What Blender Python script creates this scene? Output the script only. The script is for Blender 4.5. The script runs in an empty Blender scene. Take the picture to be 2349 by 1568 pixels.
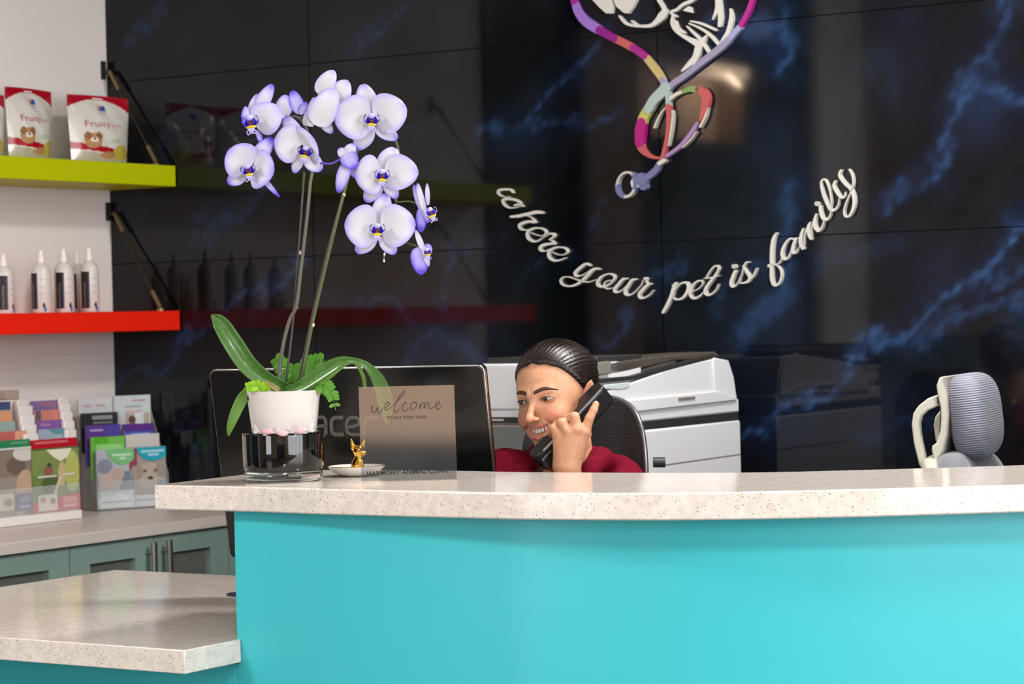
import bpy, bmesh, math, random
import numpy as np
from mathutils import Vector, Matrix
random.seed(7); rng = np.random.default_rng(7)
scene = bpy.context.scene
col = scene.collection
# ------------------------------------------------------------------ camera
FPX, CX, CY = 5600.0, 1174.5, 784.0
CAMH = 1.34
_p, _th = math.radians(0.614), math.radians(1.36)
_U0 = Vector((0, math.sin(_p), math.cos(_p)))
CF = Vector((0, math.cos(_p), -math.sin(_p)))
_X = Vector((1, 0, 0))
CR = _X*math.cos(_th) - _U0*math.sin(_th)
CU = _X*math.sin(_th) + _U0*math.cos(_th)
CAM = Vector((0, 0, CAMH))
cd = bpy.data.cameras.new('camera'); cam = bpy.data.objects.new('camera', cd); col.objects.link(cam)
cam.matrix_world = Matrix(((CR.x, CU.x, -CF.x, CAM.x), (CR.y, CU.y, -CF.y, CAM.y), (CR.z, CU.z, -CF.z, CAM.z), (0, 0, 0, 1)))
cd.sensor_width = 36; cd.lens = FPX/2349*36
cd.dof.use_dof = True; cd.dof.focus_distance = 4.75; cd.dof.aperture_fstop = 7.0
cd.clip_start = .05
scene.camera = cam
# ------------------------------------------------------------------ world, lights, exposure
scene.view_settings.view_transform = 'Standard'; scene.view_settings.look = 'None'
scene.view_settings.gamma = 1; scene.view_settings.use_curve_mapping = False
scene.view_settings.exposure = -0.46
scene.cycles.use_denoising = True
scene.cycles.max_bounces = 8; scene.cycles.transparent_max_bounces = 12
scene.cycles.sample_clamp_indirect = 6
w = bpy.data.worlds.new('world'); scene.world = w; w.use_nodes = True
w.node_tree.nodes['Background'].inputs[0].default_value = (.72, .84, 1, 1)
w.node_tree.nodes['Background'].inputs[1].default_value = 1.6
# ------------------------------------------------------------------ room frame: s right along the marble wall, r out of it, h up
def ray(px, py): return (CF + CR*((px-CX)/FPX) + CU*((CY-py)/FPX))
def P(px, py, Y):
    d = ray(px, py); return CAM + d*(Y/d.y)
def PL(px, py, p0, n):
    d = ray(px, py); return CAM + d*((p0-CAM).dot(n)/d.dot(n))
def G(px, py, h): return PL(px, py, Vector((0, 0, h)), Vector((0, 0, 1)))
_a = math.atan2(3600, 5600)
UU = Vector((math.sin(_a), math.cos(_a), 0)); TT = Vector((math.cos(_a), -math.sin(_a), 0)); NN = -UU; ZZ = Vector((0, 0, 1))
CO = P(256, 600, 7.4); CO.z = 0
def RM(s, r, h): return CO + TT*s + NN*r + ZZ*h
def toRM(p):
    d = p-CO; return Vector((d.dot(TT), d.dot(NN), p.z))
def W(px, py, r=0.0): return toRM(PL(px, py, RM(0, r, 0), NN))     # on the marble wall (offset r): s, r, h
def LW(px, py, s=0.0): return toRM(PL(px, py, RM(s, 0, 0), TT))    # on a plane s away from the left wall
def area_light(name, loc, target, sx, sy, power, color, spread=180):
    l = bpy.data.lights.new(name, 'AREA'); l.shape = 'RECTANGLE'; l.size = sx; l.size_y = sy; l.energy = power; l.color = color
    l.spread = math.radians(spread)
    o = bpy.data.objects.new(name, l); col.objects.link(o); o.location = loc
    o.rotation_euler = (Vector(target)-Vector(loc)).to_track_quat('-Z', 'Y').to_euler(); return o
# daylight through the shop windows in the right and front walls, and the ceiling panels
area_light('window_daylight', RM(8.05, 3.8, 1.55), RM(2.0, 2.6, 1.0), 4.8, 2.2, 245, (1, .99, .98))
area_light('window_daylight', RM(1.8, 8.9, 1.5), RM(2.6, 1.2, 1.0), 1.8, 2.0, 95, (1, .98, .96))
CEIL_LAMPS = [(3.1, 1.0, 92), (1.3, 4.2, 84), (5.0, 1.8, 40), (4.2, 4.2, 78), (6.6, 2.6, 55), (6.6, 7.2, 130)]  # last lamp is added, unseen, to brighten the dim front wall
for a, b, q in CEIL_LAMPS:
    area_light('ceiling_light_glow', RM(a, b, 2.965), RM(a, b, 0), .58, .58, q, (1, .965, .93))
# ------------------------------------------------------------------ materials
def lin(c):
    if isinstance(c, str): c = [int(c[i:i+2], 16) for i in (0, 2, 4)]
    return tuple(((x/255)/12.92 if x/255 <= .04045 else ((x/255+.055)/1.055)**2.4) for x in c)
_mc = {}
def mat(name, c='808080', rough=.5, metal=0., spec=.5, coat=0., emit=None, es=1., trans=0., ior=1.45, sss=0., alpha=1., sheen=0., tint=None):
    if name in _mc: return _mc[name]
    m = bpy.data.materials.new(name); m.use_nodes = True
    b = m.node_tree.nodes['Principled BSDF']; i = b.inputs
    i['Base Color'].default_value = (*lin(c), 1); i['Roughness'].default_value = rough; i['Metallic'].default_value = metal
    i['Specular IOR Level'].default_value = spec; i['Coat Weight'].default_value = coat; i['Coat Roughness'].default_value = .05
    i['Transmission Weight'].default_value = trans; i['IOR'].default_value = ior; i['Alpha'].default_value = alpha
    i['Sheen Weight'].default_value = sheen
    if sss: i['Subsurface Weight'].default_value = sss; i['Subsurface Scale'].default_value = .01; i['Subsurface Radius'].default_value = (1, .4, .25)
    if emit: i['Emission Color'].default_value = (*lin(emit), 1); i['Emission Strength'].default_value = es
    _mc[name] = m; return m
def nodes(m): return m.node_tree.nodes, m.node_tree.links, m.node_tree.nodes['Principled BSDF']
def nd(m, t, **kw):
    n = m.node_tree.nodes.new(t)
    for k, v in kw.items():
        if k.startswith('i_'): n.inputs[k[2:].replace('_', ' ')].default_value = v
        else: setattr(n, k, v)
    return n
def ramp(m, src, stops):
    r = nd(m, 'ShaderNodeValToRGB'); e = r.color_ramp.elements
    while len(e) < len(stops): e.new(.5)
    for k, (p, c) in enumerate(stops): e[k].position = p; e[k].color = (*c, 1) if len(c) == 3 else c
    m.node_tree.links.new(src, r.inputs[0]); return r
def bump(m, src, strength=.3, dist=.001):
    b = nd(m, 'ShaderNodeBump', i_Strength=strength, i_Distance=dist); N, L, B = nodes(m)
    L.new(src, b.inputs['Height']); L.new(b.outputs[0], B.inputs['Normal'])
def coords(m, scale=(1, 1, 1), rot=(0, 0, 0), kind='Object'):
    tc = nd(m, 'ShaderNodeTexCoord'); mp = nd(m, 'ShaderNodeMapping')
    mp.inputs['Scale'].default_value = scale; mp.inputs['Rotation'].default_value = rot
    m.node_tree.links.new(tc.outputs[kind], mp.inputs[0]); return mp.outputs[0]
def noisy(m, scale, amt, c1, c2, vec=None, detail=4):
    N, L, B = nodes(m); n = nd(m, 'ShaderNodeTexNoise', i_Scale=scale, i_Detail=detail)
    if vec is not None: L.new(vec, n.inputs['Vector'])
    r = ramp(m, n.outputs[0], [(.5-amt, lin(c1)), (.5+amt, lin(c2))]); L.new(r.outputs[0], B.inputs['Base Color']); return n
def m_quartz():
    m = mat('quartz', 'e9e1d8', rough=.11, spec=.6); N, L, B = nodes(m); v = coords(m)
    base = nd(m, 'ShaderNodeTexNoise', i_Scale=60., i_Detail=5.); L.new(v, base.inputs['Vector'])
    r0 = ramp(m, base.outputs[0], [(.35, lin('d1c8bf')), (.65, lin('dfd7cf'))]); cur = r0.outputs[0]
    for sc, th, c in ((165, .125, '6b635c'), (110, .09, '8d857d'), (230, .14, 'c4bbb1'), (190, .12, 'f0ebe4')):
        vo = nd(m, 'ShaderNodeTexVoronoi', i_Scale=float(sc)); L.new(v, vo.inputs['Vector'])
        sel = nd(m, 'ShaderNodeMath', operation='LESS_THAN'); L.new(vo.outputs['Distance'], sel.inputs[0]); sel.inputs[1].default_value = th*1.4
        sep = nd(m, 'ShaderNodeSeparateColor'); L.new(vo.outputs['Color'], sep.inputs[0])
        g = nd(m, 'ShaderNodeMath', operation='GREATER_THAN'); L.new(sep.outputs[0], g.inputs[0]); g.inputs[1].default_value = .55
        mu = nd(m, 'ShaderNodeMath', operation='MULTIPLY'); L.new(sel.outputs[0], mu.inputs[0]); L.new(g.outputs[0], mu.inputs[1])
        mx = nd(m, 'ShaderNodeMix', data_type='RGBA'); L.new(mu.outputs[0], mx.inputs[0]); L.new(cur, mx.inputs[6]); mx.inputs[7].default_value = (*lin(c), 1); cur = mx.outputs[2]
    L.new(cur, B.inputs['Base Color']); return m
def m_wall(name, c1, c2, rough=.8):
    m = mat(name, c1, rough=rough, spec=.25); noisy(m, 3., .3, c1, c2)
    n = nd(m, 'ShaderNodeTexNoise', i_Scale=220., i_Detail=3.); bump(m, n.outputs[0], .08, .001); return m
def m_marble():
    m = mat('dark_marble', '17171a', rough=.045, spec=.44); N, L, B = nodes(m); v = coords(m, kind='Generated')
    at = nd(m, 'ShaderNodeAttribute', attribute_name='vein'); at2 = nd(m, 'ShaderNodeAttribute', attribute_name='cloud')
    g = nd(m, 'ShaderNodeNewGeometry')
    n = nd(m, 'ShaderNodeTexNoise', i_Scale=2.6, i_Detail=7., i_Distortion=1.2); L.new(g.outputs['Position'], n.inputs['Vector'])
    r = ramp(m, n.outputs[0], [(.40, lin('060607')), (.62, lin('101116')), (.78, lin('16202f'))])
    n2 = nd(m, 'ShaderNodeTexNoise', i_Scale=13., i_Detail=8., i_Roughness=.7); L.new(g.outputs['Position'], n2.inputs['Vector'])
    r2 = ramp(m, n2.outputs[0], [(.22, (.35, .35, .35)), (.70, (1, 1, 1))])
    mu = nd(m, 'ShaderNodeMath', operation='MULTIPLY'); L.new(at.outputs['Fac'], mu.inputs[0]); L.new(r2.outputs[0], mu.inputs[1])
    mu2 = nd(m, 'ShaderNodeMath', operation='MULTIPLY'); L.new(at2.outputs['Fac'], mu2.inputs[0]); L.new(r2.outputs[0], mu2.inputs[1])
    mx = nd(m, 'ShaderNodeMix', data_type='RGBA'); L.new(mu2.outputs[0], mx.inputs[0]); L.new(r.outputs[0], mx.inputs[6]); mx.inputs[7].default_value = (*lin('172540'), 1)
    mx2 = nd(m, 'ShaderNodeMix', data_type='RGBA'); L.new(mu.outputs[0], mx2.inputs[0]); L.new(mx.outputs[2], mx2.inputs[6]); mx2.inputs[7].default_value = (*lin('2d4974'), 1)
    L.new(mx2.outputs[2], B.inputs['Base Color']); return m
# ------------------------------------------------------------------ mesh helpers
ORG = {}
class MB:
    def __init__(s): s.v = []; s.f = []; s.mi = []
    def add(s, vs, fs, k=0):
        o = len(s.v); s.v += [Vector(q) for q in vs]; s.f += [tuple(o+i for i in f) for f in fs]; s.mi += [k]*len(fs); return s
    def hexa(s, c, k=0):     # 8 corners: bottom ring then top ring
        return s.add(c, [(3, 2, 1, 0), (4, 5, 6, 7), (0, 1, 5, 4), (1, 2, 6, 5), (2, 3, 7, 6), (3, 0, 4, 7)], k)
    def box(s, c, sz, fr=None, k=0):
        x, y, z = (q/2 for q in sz); c = Vector(c); X, Y, Z = fr if fr else (Vector((1, 0, 0)), Vector((0, 1, 0)), ZZ)
        return s.hexa([c+X*a+Y*b+Z*d for d in (-z, z) for a, b in ((-x, -y), (x, -y), (x, y), (-x, y))], k)
    def rm(s, s0, s1, r0, r1, h0, h1, k=0):
        return s.hexa([RM(a, b, h) for h in (h0, h1) for a, b in ((s0, r1), (s1, r1), (s1, r0), (s0, r0))], k)
    def prism(s, poly, off, k=0):
        n = len(poly); poly = [Vector(q) for q in poly]; off = Vector(off)
        return s.add(poly+[q+off for q in poly], [tuple(range(n))[::-1], tuple(range(n, 2*n))]+[(i, (i+1) % n, n+(i+1) % n, n+i) for i in range(n)], k)
    def tube(s, path, rad, n=10, k=0, flat=None, cap=True):
        path = [Vector(q) for q in path]; m = len(path)
        if not hasattr(rad, '__len__'): rad = [rad]*m
        up = None; rings = []
        for i, q in enumerate(path):
            t = (path[min(i+1, m-1)]-path[max(i-1, 0)]).normalized()
            if up is None:
                up = Vector((0, 0, 1)) if abs(t.z) < .9 else Vector((1, 0, 0))
                if flat is not None: up = Vector(flat[0])
            a = t.cross(up).normalized(); up = a.cross(t).normalized()
            fl = flat[1] if flat is not None else 1
            rings.append([q+a*(rad[i]*math.cos(2*math.pi*j/n))+up*(rad[i]*fl*math.sin(2*math.pi*j/n)) for j in range(n)])
        vs = [x for r in rings for x in r]; fs = [(i*n+j, i*n+(j+1) % n, (i+1)*n+(j+1) % n, (i+1)*n+j) for i in range(m-1) for j in range(n)]
        if cap: fs += [tuple(range(n))[::-1], tuple((m-1)*n+j for j in range(n))]
        return s.add(vs, fs, k)
    def lathe(s, prof, c, n=40, k=0, fr=None, cap=True):
        c = Vector(c); X, Y, Z = fr if fr else (Vector((1, 0, 0)), Vector((0, 1, 0)), ZZ)
        vs = [c+X*(r*math.cos(2*math.pi*j/n))+Y*(r*math.sin(2*math.pi*j/n))+Z*h for r, h in prof for j in range(n)]; m = len(prof)
        fs = [(i*n+j, i*n+(j+1) % n, (i+1)*n+(j+1) % n, (i+1)*n+j) for i in range(m-1) for j in range(n)]
        if cap: fs += [tuple(range(n))[::-1], tuple((m-1)*n+j for j in range(n))]
        return s.add(vs, fs, k)
    def ell(s, c, rad, fr=None, n=14, m=10, k=0):
        c = Vector(c); X, Y, Z = fr if fr else (Vector((1, 0, 0)), Vector((0, 1, 0)), ZZ); vs = []
        for i in range(m+1):
            a = math.pi*i/m
            for j in range(n):
                b = 2*math.pi*j/n; vs.append(c+X*(rad[0]*math.sin(a)*math.cos(b))+Y*(rad[1]*math.sin(a)*math.sin(b))-Z*(rad[2]*math.cos(a)))
        return s.add(vs, [(i*n+j, i*n+(j+1) % n, (i+1)*n+(j+1) % n, (i+1)*n+j) for i in range(m) for j in range(n)], k)
    def grid(s, fn, nu, nv, k=0, th=0.):
        g = [[Vector(fn(i/nu, j/nv)) for j in range(nv+1)] for i in range(nu+1)]
        vs = [q for r in g for q in r]; N = nv+1
        fs = [(i*N+j, (i+1)*N+j, (i+1)*N+j+1, i*N+j+1) for i in range(nu) for j in range(nv)]
        return s.add(vs, fs, k)
    def build(s, name, m, parent=None, smooth=True, bevel=0., ang=40, solid=0., subd=0, weld=0.):
        me = bpy.data.meshes.new(name); org = ORG.get(parent, Vector((0, 0, 0))) if parent else Vector((0, 0, 0))
        own = org
        if parent is None and s.v:
            xs = np.array(s.v); own = Vector(((xs[:, 0].min()+xs[:, 0].max())/2, (xs[:, 1].min()+xs[:, 1].max())/2, xs[:, 2].min()))
        me.from_pydata([q-own for q in s.v], [], s.f)
        ms = m if isinstance(m, (list, tuple)) else [m]
        for x in ms: me.materials.append(x)
        if len(ms) > 1: me.polygons.foreach_set('material_index', s.mi)
        bm = bmesh.new(); bm.from_mesh(me)
        if weld: bmesh.ops.remove_doubles(bm, verts=bm.verts, dist=weld)
        bmesh.ops.recalc_face_normals(bm, faces=bm.faces); bm.to_mesh(me); bm.free()
        if smooth: me.shade_smooth(); me.set_sharp_from_angle(angle=math.radians(ang))
        o = bpy.data.objects.new(name, me); col.objects.link(o)
        if parent is not None: o.parent = parent
        else: o.location = own
        ORG[o] = own
        if solid: q = o.modifiers.new('solid', 'SOLIDIFY'); q.thickness = solid; q.offset = 0
        if bevel: q = o.modifiers.new('bevel', 'BEVEL'); q.width = bevel; q.segments = 2; q.limit_method = 'ANGLE'; q.angle_limit = math.radians(50)
        if subd: q = o.modifiers.new('subd', 'SUBSURF'); q.levels = subd; q.render_levels = subd
        return o
def thing(name, label, cat, loc, group=None):
    o = bpy.data.objects.new(name, None); col.objects.link(o); o.location = loc; o.empty_display_size = .05
    ORG[o] = Vector(loc); tag(o, label, cat, group); return o
def tag(o, label=None, cat=None, group=None, kind=None):
    if label: o['label'] = label
    if cat: o['category'] = cat
    if group: o['group'] = group
    if kind: o['kind'] = kind
    return o
def struct(o): o['kind'] = 'structure'; return o
def sempty(name):
    o = bpy.data.objects.new(name, None); col.objects.link(o); o['kind'] = 'structure'; ORG[o] = Vector((0, 0, 0)); return o
def cr(pts, per=8):            # Catmull-Rom through points of any dimension
    p = [np.array(q, float) for q in pts]
    if len(p) < 3: return [p[0]+(p[-1]-p[0])*t for t in np.linspace(0, 1, per+1)]
    p = [2*p[0]-p[1]]+p+[2*p[-1]-p[-2]]; out = []
    for i in range(1, len(p)-2):
        a, b, c, d = p[i-1:i+3]
        for t in np.linspace(0, 1, per, endpoint=False): out.append(.5*((2*b)+(c-a)*t+(2*a-5*b+4*c-d)*t*t+(3*b-a-3*c+d)*t**3))
    out.append(p[-2]); return out
def text_mb(txt, origin, X, Z, height, depth=.0006, align='CENTER', spacing=1.0, width=None, bold=0.):
    cu = bpy.data.curves.new('t', 'FONT'); cu.body = txt; cu.align_x = align; cu.extrude = 0; cu.offset = bold; cu.resolution_u = 3; cu.space_character = spacing
    o = bpy.data.objects.new('t', cu); me = o.to_mesh(); vs = np.array([v.co[:] for v in me.vertices]); fs = [tuple(q.vertices) for q in me.polygons]
    o.to_mesh_clear(); bpy.data.objects.remove(o); bpy.data.curves.remove(cu)
    mb = MB()
    if len(vs) == 0: return mb
    k = height/.73; kx = k
    if width: kx = width/(vs[:, 0].max()-vs[:, 0].min())
    n = X.cross(Z)
    mb.add([Vector(origin)+X*(a*kx)+Z*(b*k)+n*depth for a, b, _ in vs], fs); return mb
# ------------------------------------------------------------------ the room
WHITE_WALL = m_wall('white_wall_paint', 'e6e1df', 'ece8e6'); BEIGE = m_wall('beige_wall_paint', 'cdb9a8', 'd6c4b4')
DTEAL = m_wall('dark_teal_paint', '1d3a40', '24454a', .4); BROWN = m_wall('taupe_paint', '8f7b6b', '9a8676')
CEILM = m_wall('ceiling_paint', 'd8d2ca', 'e0dad2')
fl = mat('floor_tile', '5a544e', rough=.3)
noisy(fl, 5., .25, '504a45', '625b54')
def slab(name, s0, s1, r0, r1, h0, h1, m, parent=None): return MB().rm(s0, s1, r0, r1, h0, h1).build(name, m, parent, smooth=False)
struct(slab('floor', -1.6, 8.4, -.2, 9.4, -.1, 0, fl))
struct(slab('ceiling', -1.6, 8.4, -.2, 9.4, 3.0, 3.1, CEILM))
# left wall: white as far as the shelves run, then a dark doorway, taupe wall with a lit niche, a pillar
def rq(px): return -LW(px, 500)[1]
R1, R2, R3, R4, R5, R6 = rq(1112), rq(1345), rq(1470), rq(1640), rq(1782), rq(1862)
struct(slab('wall_left', -.16, 0, 0, R1, 0, 3.0, WHITE_WALL))
wl = struct(slab('wall_left', -.16, 0, R2, R3, 0, 3.0, BROWN))
struct(slab('wall_left', -.16, 0, R3, R5, 0, 2.08, DTEAL)); struct(slab('wall_left', -.16, 0, R3, R5, 2.56, 3.0, BROWN))
struct(slab('wall_left', -.30, -.161, R3-.1, R3, 2.0, 2.7, BROWN)); struct(slab('wall_left', -.30, -.161, R5, R5+.1, 2.0, 2.7, BROWN))
struct(slab('wall_left', -.36, -.301, R3-.1, R5+.1, 1.9, 2.8, BEIGE))
struct(slab('wall_left', -.16, 0, R5, R6, 0, 3.0, DTEAL))
struct(slab('wall_left', -.16, 0, R6+.5, 9.2, 0, 3.0, BROWN))
struct(slab('trim_1', -.16, .05, R6, R6+.5, 0, 3.0, WHITE_WALL))
d1 = sempty('door_1')
slab('door_frame', -.16, .02, R1, R1+.06, 0, 2.66, mat('dark_frame', '23201e', .4), d1)
slab('door_leaf', -.10, -.05, R1+.06, R2-.04, 0, 2.62, DTEAL, d1)
slab('door_frame', -.16, .02, R2-.04, R2, 0, 2.66, mat('dark_frame'), d1)
MB().tube([RM(-.03, R2-.14, .9), RM(-.03, R2-.14, 1.2)], .012).build('door_handle', mat('brushed_steel', 'b5ada2', .3, 1.), d1)
struct(slab('wall_left', -.16, 0.01, R1, R2, 2.62, 3.0, BROWN))
# niche lamp
ra_, rb_ = rq(1692), rq(1778)
nl = thing('wall_lamp', 'glowing strip lamp high in the lit niche across the room', 'lamp', RM(-.2, (ra_+rb_)/2, 2.40))
MB().rm(-.22, -.12, ra_, rb_, 2.40, 2.45).build('lamp_shade', mat('lamp_glow', 'fff0dc', .4, emit='ffdcb8', es=14.), nl)
MB().rm(-.29, -.11, ra_-.01, rb_+.01, 2.45, 2.47).build('lamp_top', mat('brushed_steel'), nl)
area_light('niche_glow', RM(-.10, (ra_+rb_)/2, 2.38), RM(-.3, (ra_+rb_)/2-.1, 2.15), .3, .08, 9, (1, .74, .52))
# right and front walls with the shop windows
struct(slab('wall_right', 8.2, 8.36, -.2, 1.2, 0, 3.0, BEIGE)); struct(slab('wall_right', 8.2, 8.36, 6.4, 9.4, 0, 3.0, BEIGE))
struct(slab('wall_right', 8.2, 8.36, 1.2, 6.4, 0, .35, BEIGE)); struct(slab('wall_right', 8.2, 8.36, 1.2, 6.4, 2.6, 3.0, BEIGE))
struct(slab('wall_front', -1.6, .9, 9.2, 9.36, 0, 3.0, BEIGE)); struct(slab('wall_front', 2.7, 8.36, 9.2, 9.36, 0, 3.0, BEIGE))
struct(slab('wall_front', .9, 2.7, 9.2, 9.36, 0, .35, BEIGE)); struct(slab('wall_front', .9, 2.7, 9.2, 9.36, 2.6, 3.0, BEIGE))
for nme, ax in (('window_1', 0), ('window_2', 1)):
    wn = sempty(nme); fm = mat('window_frame_metal', '2a2a2b', .4)
    a0, a1 = (1.2, 6.4) if ax == 0 else (.9, 2.7)
    nb = 4 if ax == 0 else 2
    for i in range(nb+1):
        q = a0+(a1-a0)*i/nb
        (MB().rm(8.22, 8.3, q-.03, q+.03, .35, 2.6) if ax == 0 else MB().rm(q-.03, q+.03, 9.22, 9.3, .35, 2.6)).build('mullion', fm, wn)
    for h in (.37, 2.58):
        (MB().rm(8.22, 8.3, a0, a1, h-.02, h+.02) if ax == 0 else MB().rm(a0, a1, 9.22, 9.3, h-.02, h+.02)).build('rail', fm, wn)
for (a, b, _q), lb in zip(CEIL_LAMPS, ('above the copier and the left cabinets', 'between the shelves and the front door', 'above the grey chair', 'in front of the reception desk', 'near the right window wall', 'added to brighten the front wall')):
    t = thing('ceiling_light', 'square recessed ceiling panel light '+lb, 'ceiling light', RM(a, b, 2.98), 'ceiling panel lights')
    MB().rm(a-.3, a+.3, b-.3, b+.3, 2.985, 3.0).build('frame', mat('window_frame_metal'), t)
    MB().rm(a-.28, a+.28, b-.28, b+.28, 2.978, 2.985).build('diffuser', mat('panel_glow', 'fff4e4', .4, emit='ffe9cf', es=5.), t)
# a dark display unit across the room, seen only as a dark shape in glossy things
bn = thing('display_unit', 'dark blue grey display unit standing against the far front wall', 'cabinet', RM(6.6, 8.9, 0))
MB().rm(5.2, 7.9, 8.7, 9.18, .08, 1.26).build('body', mat('navy_panel', '33434d', .4), bn, bevel=.01)
MB().rm(5.15, 7.95, 8.66, 9.19, 1.26, 1.30).build('top', mat('pale_laminate', 'cfc7bd', .4), bn, bevel=.004)
MB().rm(5.25, 7.85, 8.75, 9.18, 0, .08).build('plinth', mat('window_frame_metal'), bn)
for q in (5.9, 6.6, 7.3): MB().rm(q-.008, q+.008, 8.69, 8.70, .1, 1.25).build('door_gap', mat('window_frame_metal'), bn)
# ------------------------------------------------------------------ dark marble wall of large panels
VEINS = [  # traced in the photograph's frame: points and half width
 ([(1990,800),(2060,772),(2110,728),(2160,700),(2235,640),(2270,600),(2349,525)],7,1),([(1890,905),(1925,860),(1990,802),(2040,760)],5,.8),
 ([(2010,800),(2090,775),(2200,735),(2260,700),(2349,680)],6,.55),([(2235,640),(2300,628),(2349,615)],5,.6),
 ([(1700,992),(1760,970),(1850,925),(1905,880)],4,.9),([(1105,310),(1180,285),(1230,240),(1290,200),(1330,140),(1390,70)],5,.65),
 ([(1110,320),(1200,285),(1260,275),(1330,290),(1420,250)],4,.35),([(1640,60),(1690,50),(1740,45),(1795,60),(1800,110),(1780,150)],12,.6),
 ([(1560,170),(1650,110),(1760,50),(1800,30)],12,.55),([(2215,190),(2260,120),(2290,60),(2320,0)],8,.45),
 ([(2130,400),(2180,300),(2215,230),(2240,195),(2349,225)],9,.6),([(2030,480),(2080,440),(2130,400),(2170,330)],7,.5),
 ([(270,880),(330,850),(390,830),(440,770),(500,720)],6,.5),([(525,705),(560,680),(610,655),(660,630),(700,600)],5,.7),
 ([(300,110),(340,50),(370,0)],7,.3),([(800,140),(860,80),(890,30),(930,0)],8,.3),([(880,220),(870,280),(890,330),(960,300),(1010,260)],4,.12),
 ([(480,560),(520,500),(560,470),(620,430)],9,.3),([(430,560),(455,520),(470,500)],8,.35),([(940,860),(970,790),(1000,760),(1060,790),(1110,840)],12,.45),
 ([(740,690),(830,685),(900,690),(930,720),(960,760)],4,.3),([(1000,700),(1030,640),(1045,590),(1090,560)],6,.3),
 ([(1385,790),(1420,740),(1450,690),(1510,640),(1560,590)],7,.3),([(1180,640),(1250,610),(1330,560),(1400,470)],5,.15),
 ([(1700,780),(1760,720),(1790,650),(1800,560),(1820,440)],16,.5),([(1640,700),(1700,640),(1760,600)],12,.3),
 ([(1880,620),(1930,590),(2000,560),(2080,560)],12,.15),([(1960,1000),(2060,980),(2160,960)],10,.15),([(270,480),(330,420),(380,330),(430,250),(470,160)],10,.15)]
CLOUDS = [((2250,240),(60,90),.8),((1770,100),(60,60),.7),((1620,100),(70,60),.5),((1790,700),(60,120),.5),((1010,800),(60,50),.8),((620,650),(60,30),.6),((500,500),(60,90),.4),((2060,110),(60,120),.25),((1430,20),(80,60),.35),((2150,620),(120,80),.3),((1180,300),(80,60),.5),((360,830),(90,60),.4),((1500,650),(120,90),.2),((1790,960),(90,90),.5),((2000,930),(200,90),.2),((900,60),(90,60),.15),((470,220),(40,60),.15),((1770,320),(60,80),.4)]
def _w2(pts): return np.array([[*(W(x, y).to_tuple()[i] for i in (0, 2))] for x, y in pts])
_vs = [( _w2(cr(p, 6)), wd/5600*6.9, a) for p, wd, a in VEINS]
_cl = [(_w2([c])[0], (rx/5600*7.2/.87, ry/5600*6.9), a) for c, (rx, ry), a in CLOUDS]
def vein_vals(S, H):
    nz = .012*np.sin(S*23+H*11)+.009*np.sin(S*47-H*61)+.006*np.sin(S*101+H*83)
    v = np.zeros_like(S); c = np.zeros_like(S)
    for pl, wd, a in _vs:
        lo, hi = pl.min(0)-.25, pl.max(0)+.25; k = (S > lo[0]) & (S < hi[0]) & (H > lo[1]) & (H < hi[1])
        if not k.any(): continue
        q = np.stack([S[k]+nz[k], H[k]-nz[k]], -1); d = np.full(len(q), 9.)
        for A, B in zip(pl[:-1], pl[1:]):
            e = B-A; t = np.clip(((q-A)@e)/(e@e+1e-9), 0, 1); d = np.minimum(d, np.linalg.norm(q-A-t[:, None]*e, axis=1))
        v[k] = np.maximum(v[k], a*np.exp(-(d/wd)**1.3)); c[k] = np.maximum(c[k], .75*a*np.exp(-(d/(wd*5))**1.5))
    for ce, (rx, ry), a in _cl: c = np.maximum(c, a*np.exp(-(((S-ce[0])/rx)**2+((H-ce[1])/ry)**2)*1.3))
    return np.clip(v, 0, 1), np.clip(c, 0, 1)
MARB = m_marble()
wb = struct(slab('wall_back', -.16, 8.4, -.16, -.012, 0, 3.0, mat('joint_black', '060606', .6)))
sv = [0, W(708, 100)[0], W(1520, 650)[0]]; dv = sv[2]-sv[1]; sv = [0, sv[1], sv[2], sv[2]+dv, sv[2]+2*dv, sv[2]+3*dv, 8.2]
hv = [W(1870, 539)[2], W(1098, 110)[2]]; hv = [0, hv[0], hv[1], 3.0]
for i in range(len(sv)-1):
    for j in range(3):
        s0, s1, h0, h1 = sv[i]+.0014, sv[i+1]-.0014, hv[j]+.0014, hv[j+1]-.0014
        fine = s0 < 4.2 and j >= 0
        nu, nv = (int((s1-s0)/.016)+1, int((h1-h0)/.016)+1) if fine else (2, 2)
        o = MB().grid(lambda a, b: RM(s0+(s1-s0)*a, 0, h0+(h1-h0)*b), nu, nv)
        S = np.repeat(np.linspace(s0, s1, nu+1), nv+1); H = np.tile(np.linspace(h0, h1, nv+1), nu+1); vv, cc = vein_vals(S, H)
        n0 = len(o.v); N = nv+1
        ring = [a*N for a in range(nu+1)]+[nu*N+b for b in range(1, N)]+[a*N+nv for a in range(nu-1, -1, -1)]+[b for b in range(nv-1, 0, -1)]
        o.v += [o.v[q]-NN*.012 for q in ring]; m_ = len(ring); o.f += [(ring[q], ring[(q+1) % m_], n0+(q+1) % m_, n0+q) for q in range(m_)]; o.mi += [0]*m_
        ob = o.build('panel', MARB, wb, smooth=False)
        for nm, arr in (('vein', vv), ('cloud', cc)):
            at = ob.data.attributes.new(nm, 'FLOAT', 'POINT'); full = np.zeros(len(o.v), np.float32); full[:len(arr)] = arr; at.data.foreach_set('value', full)
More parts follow.
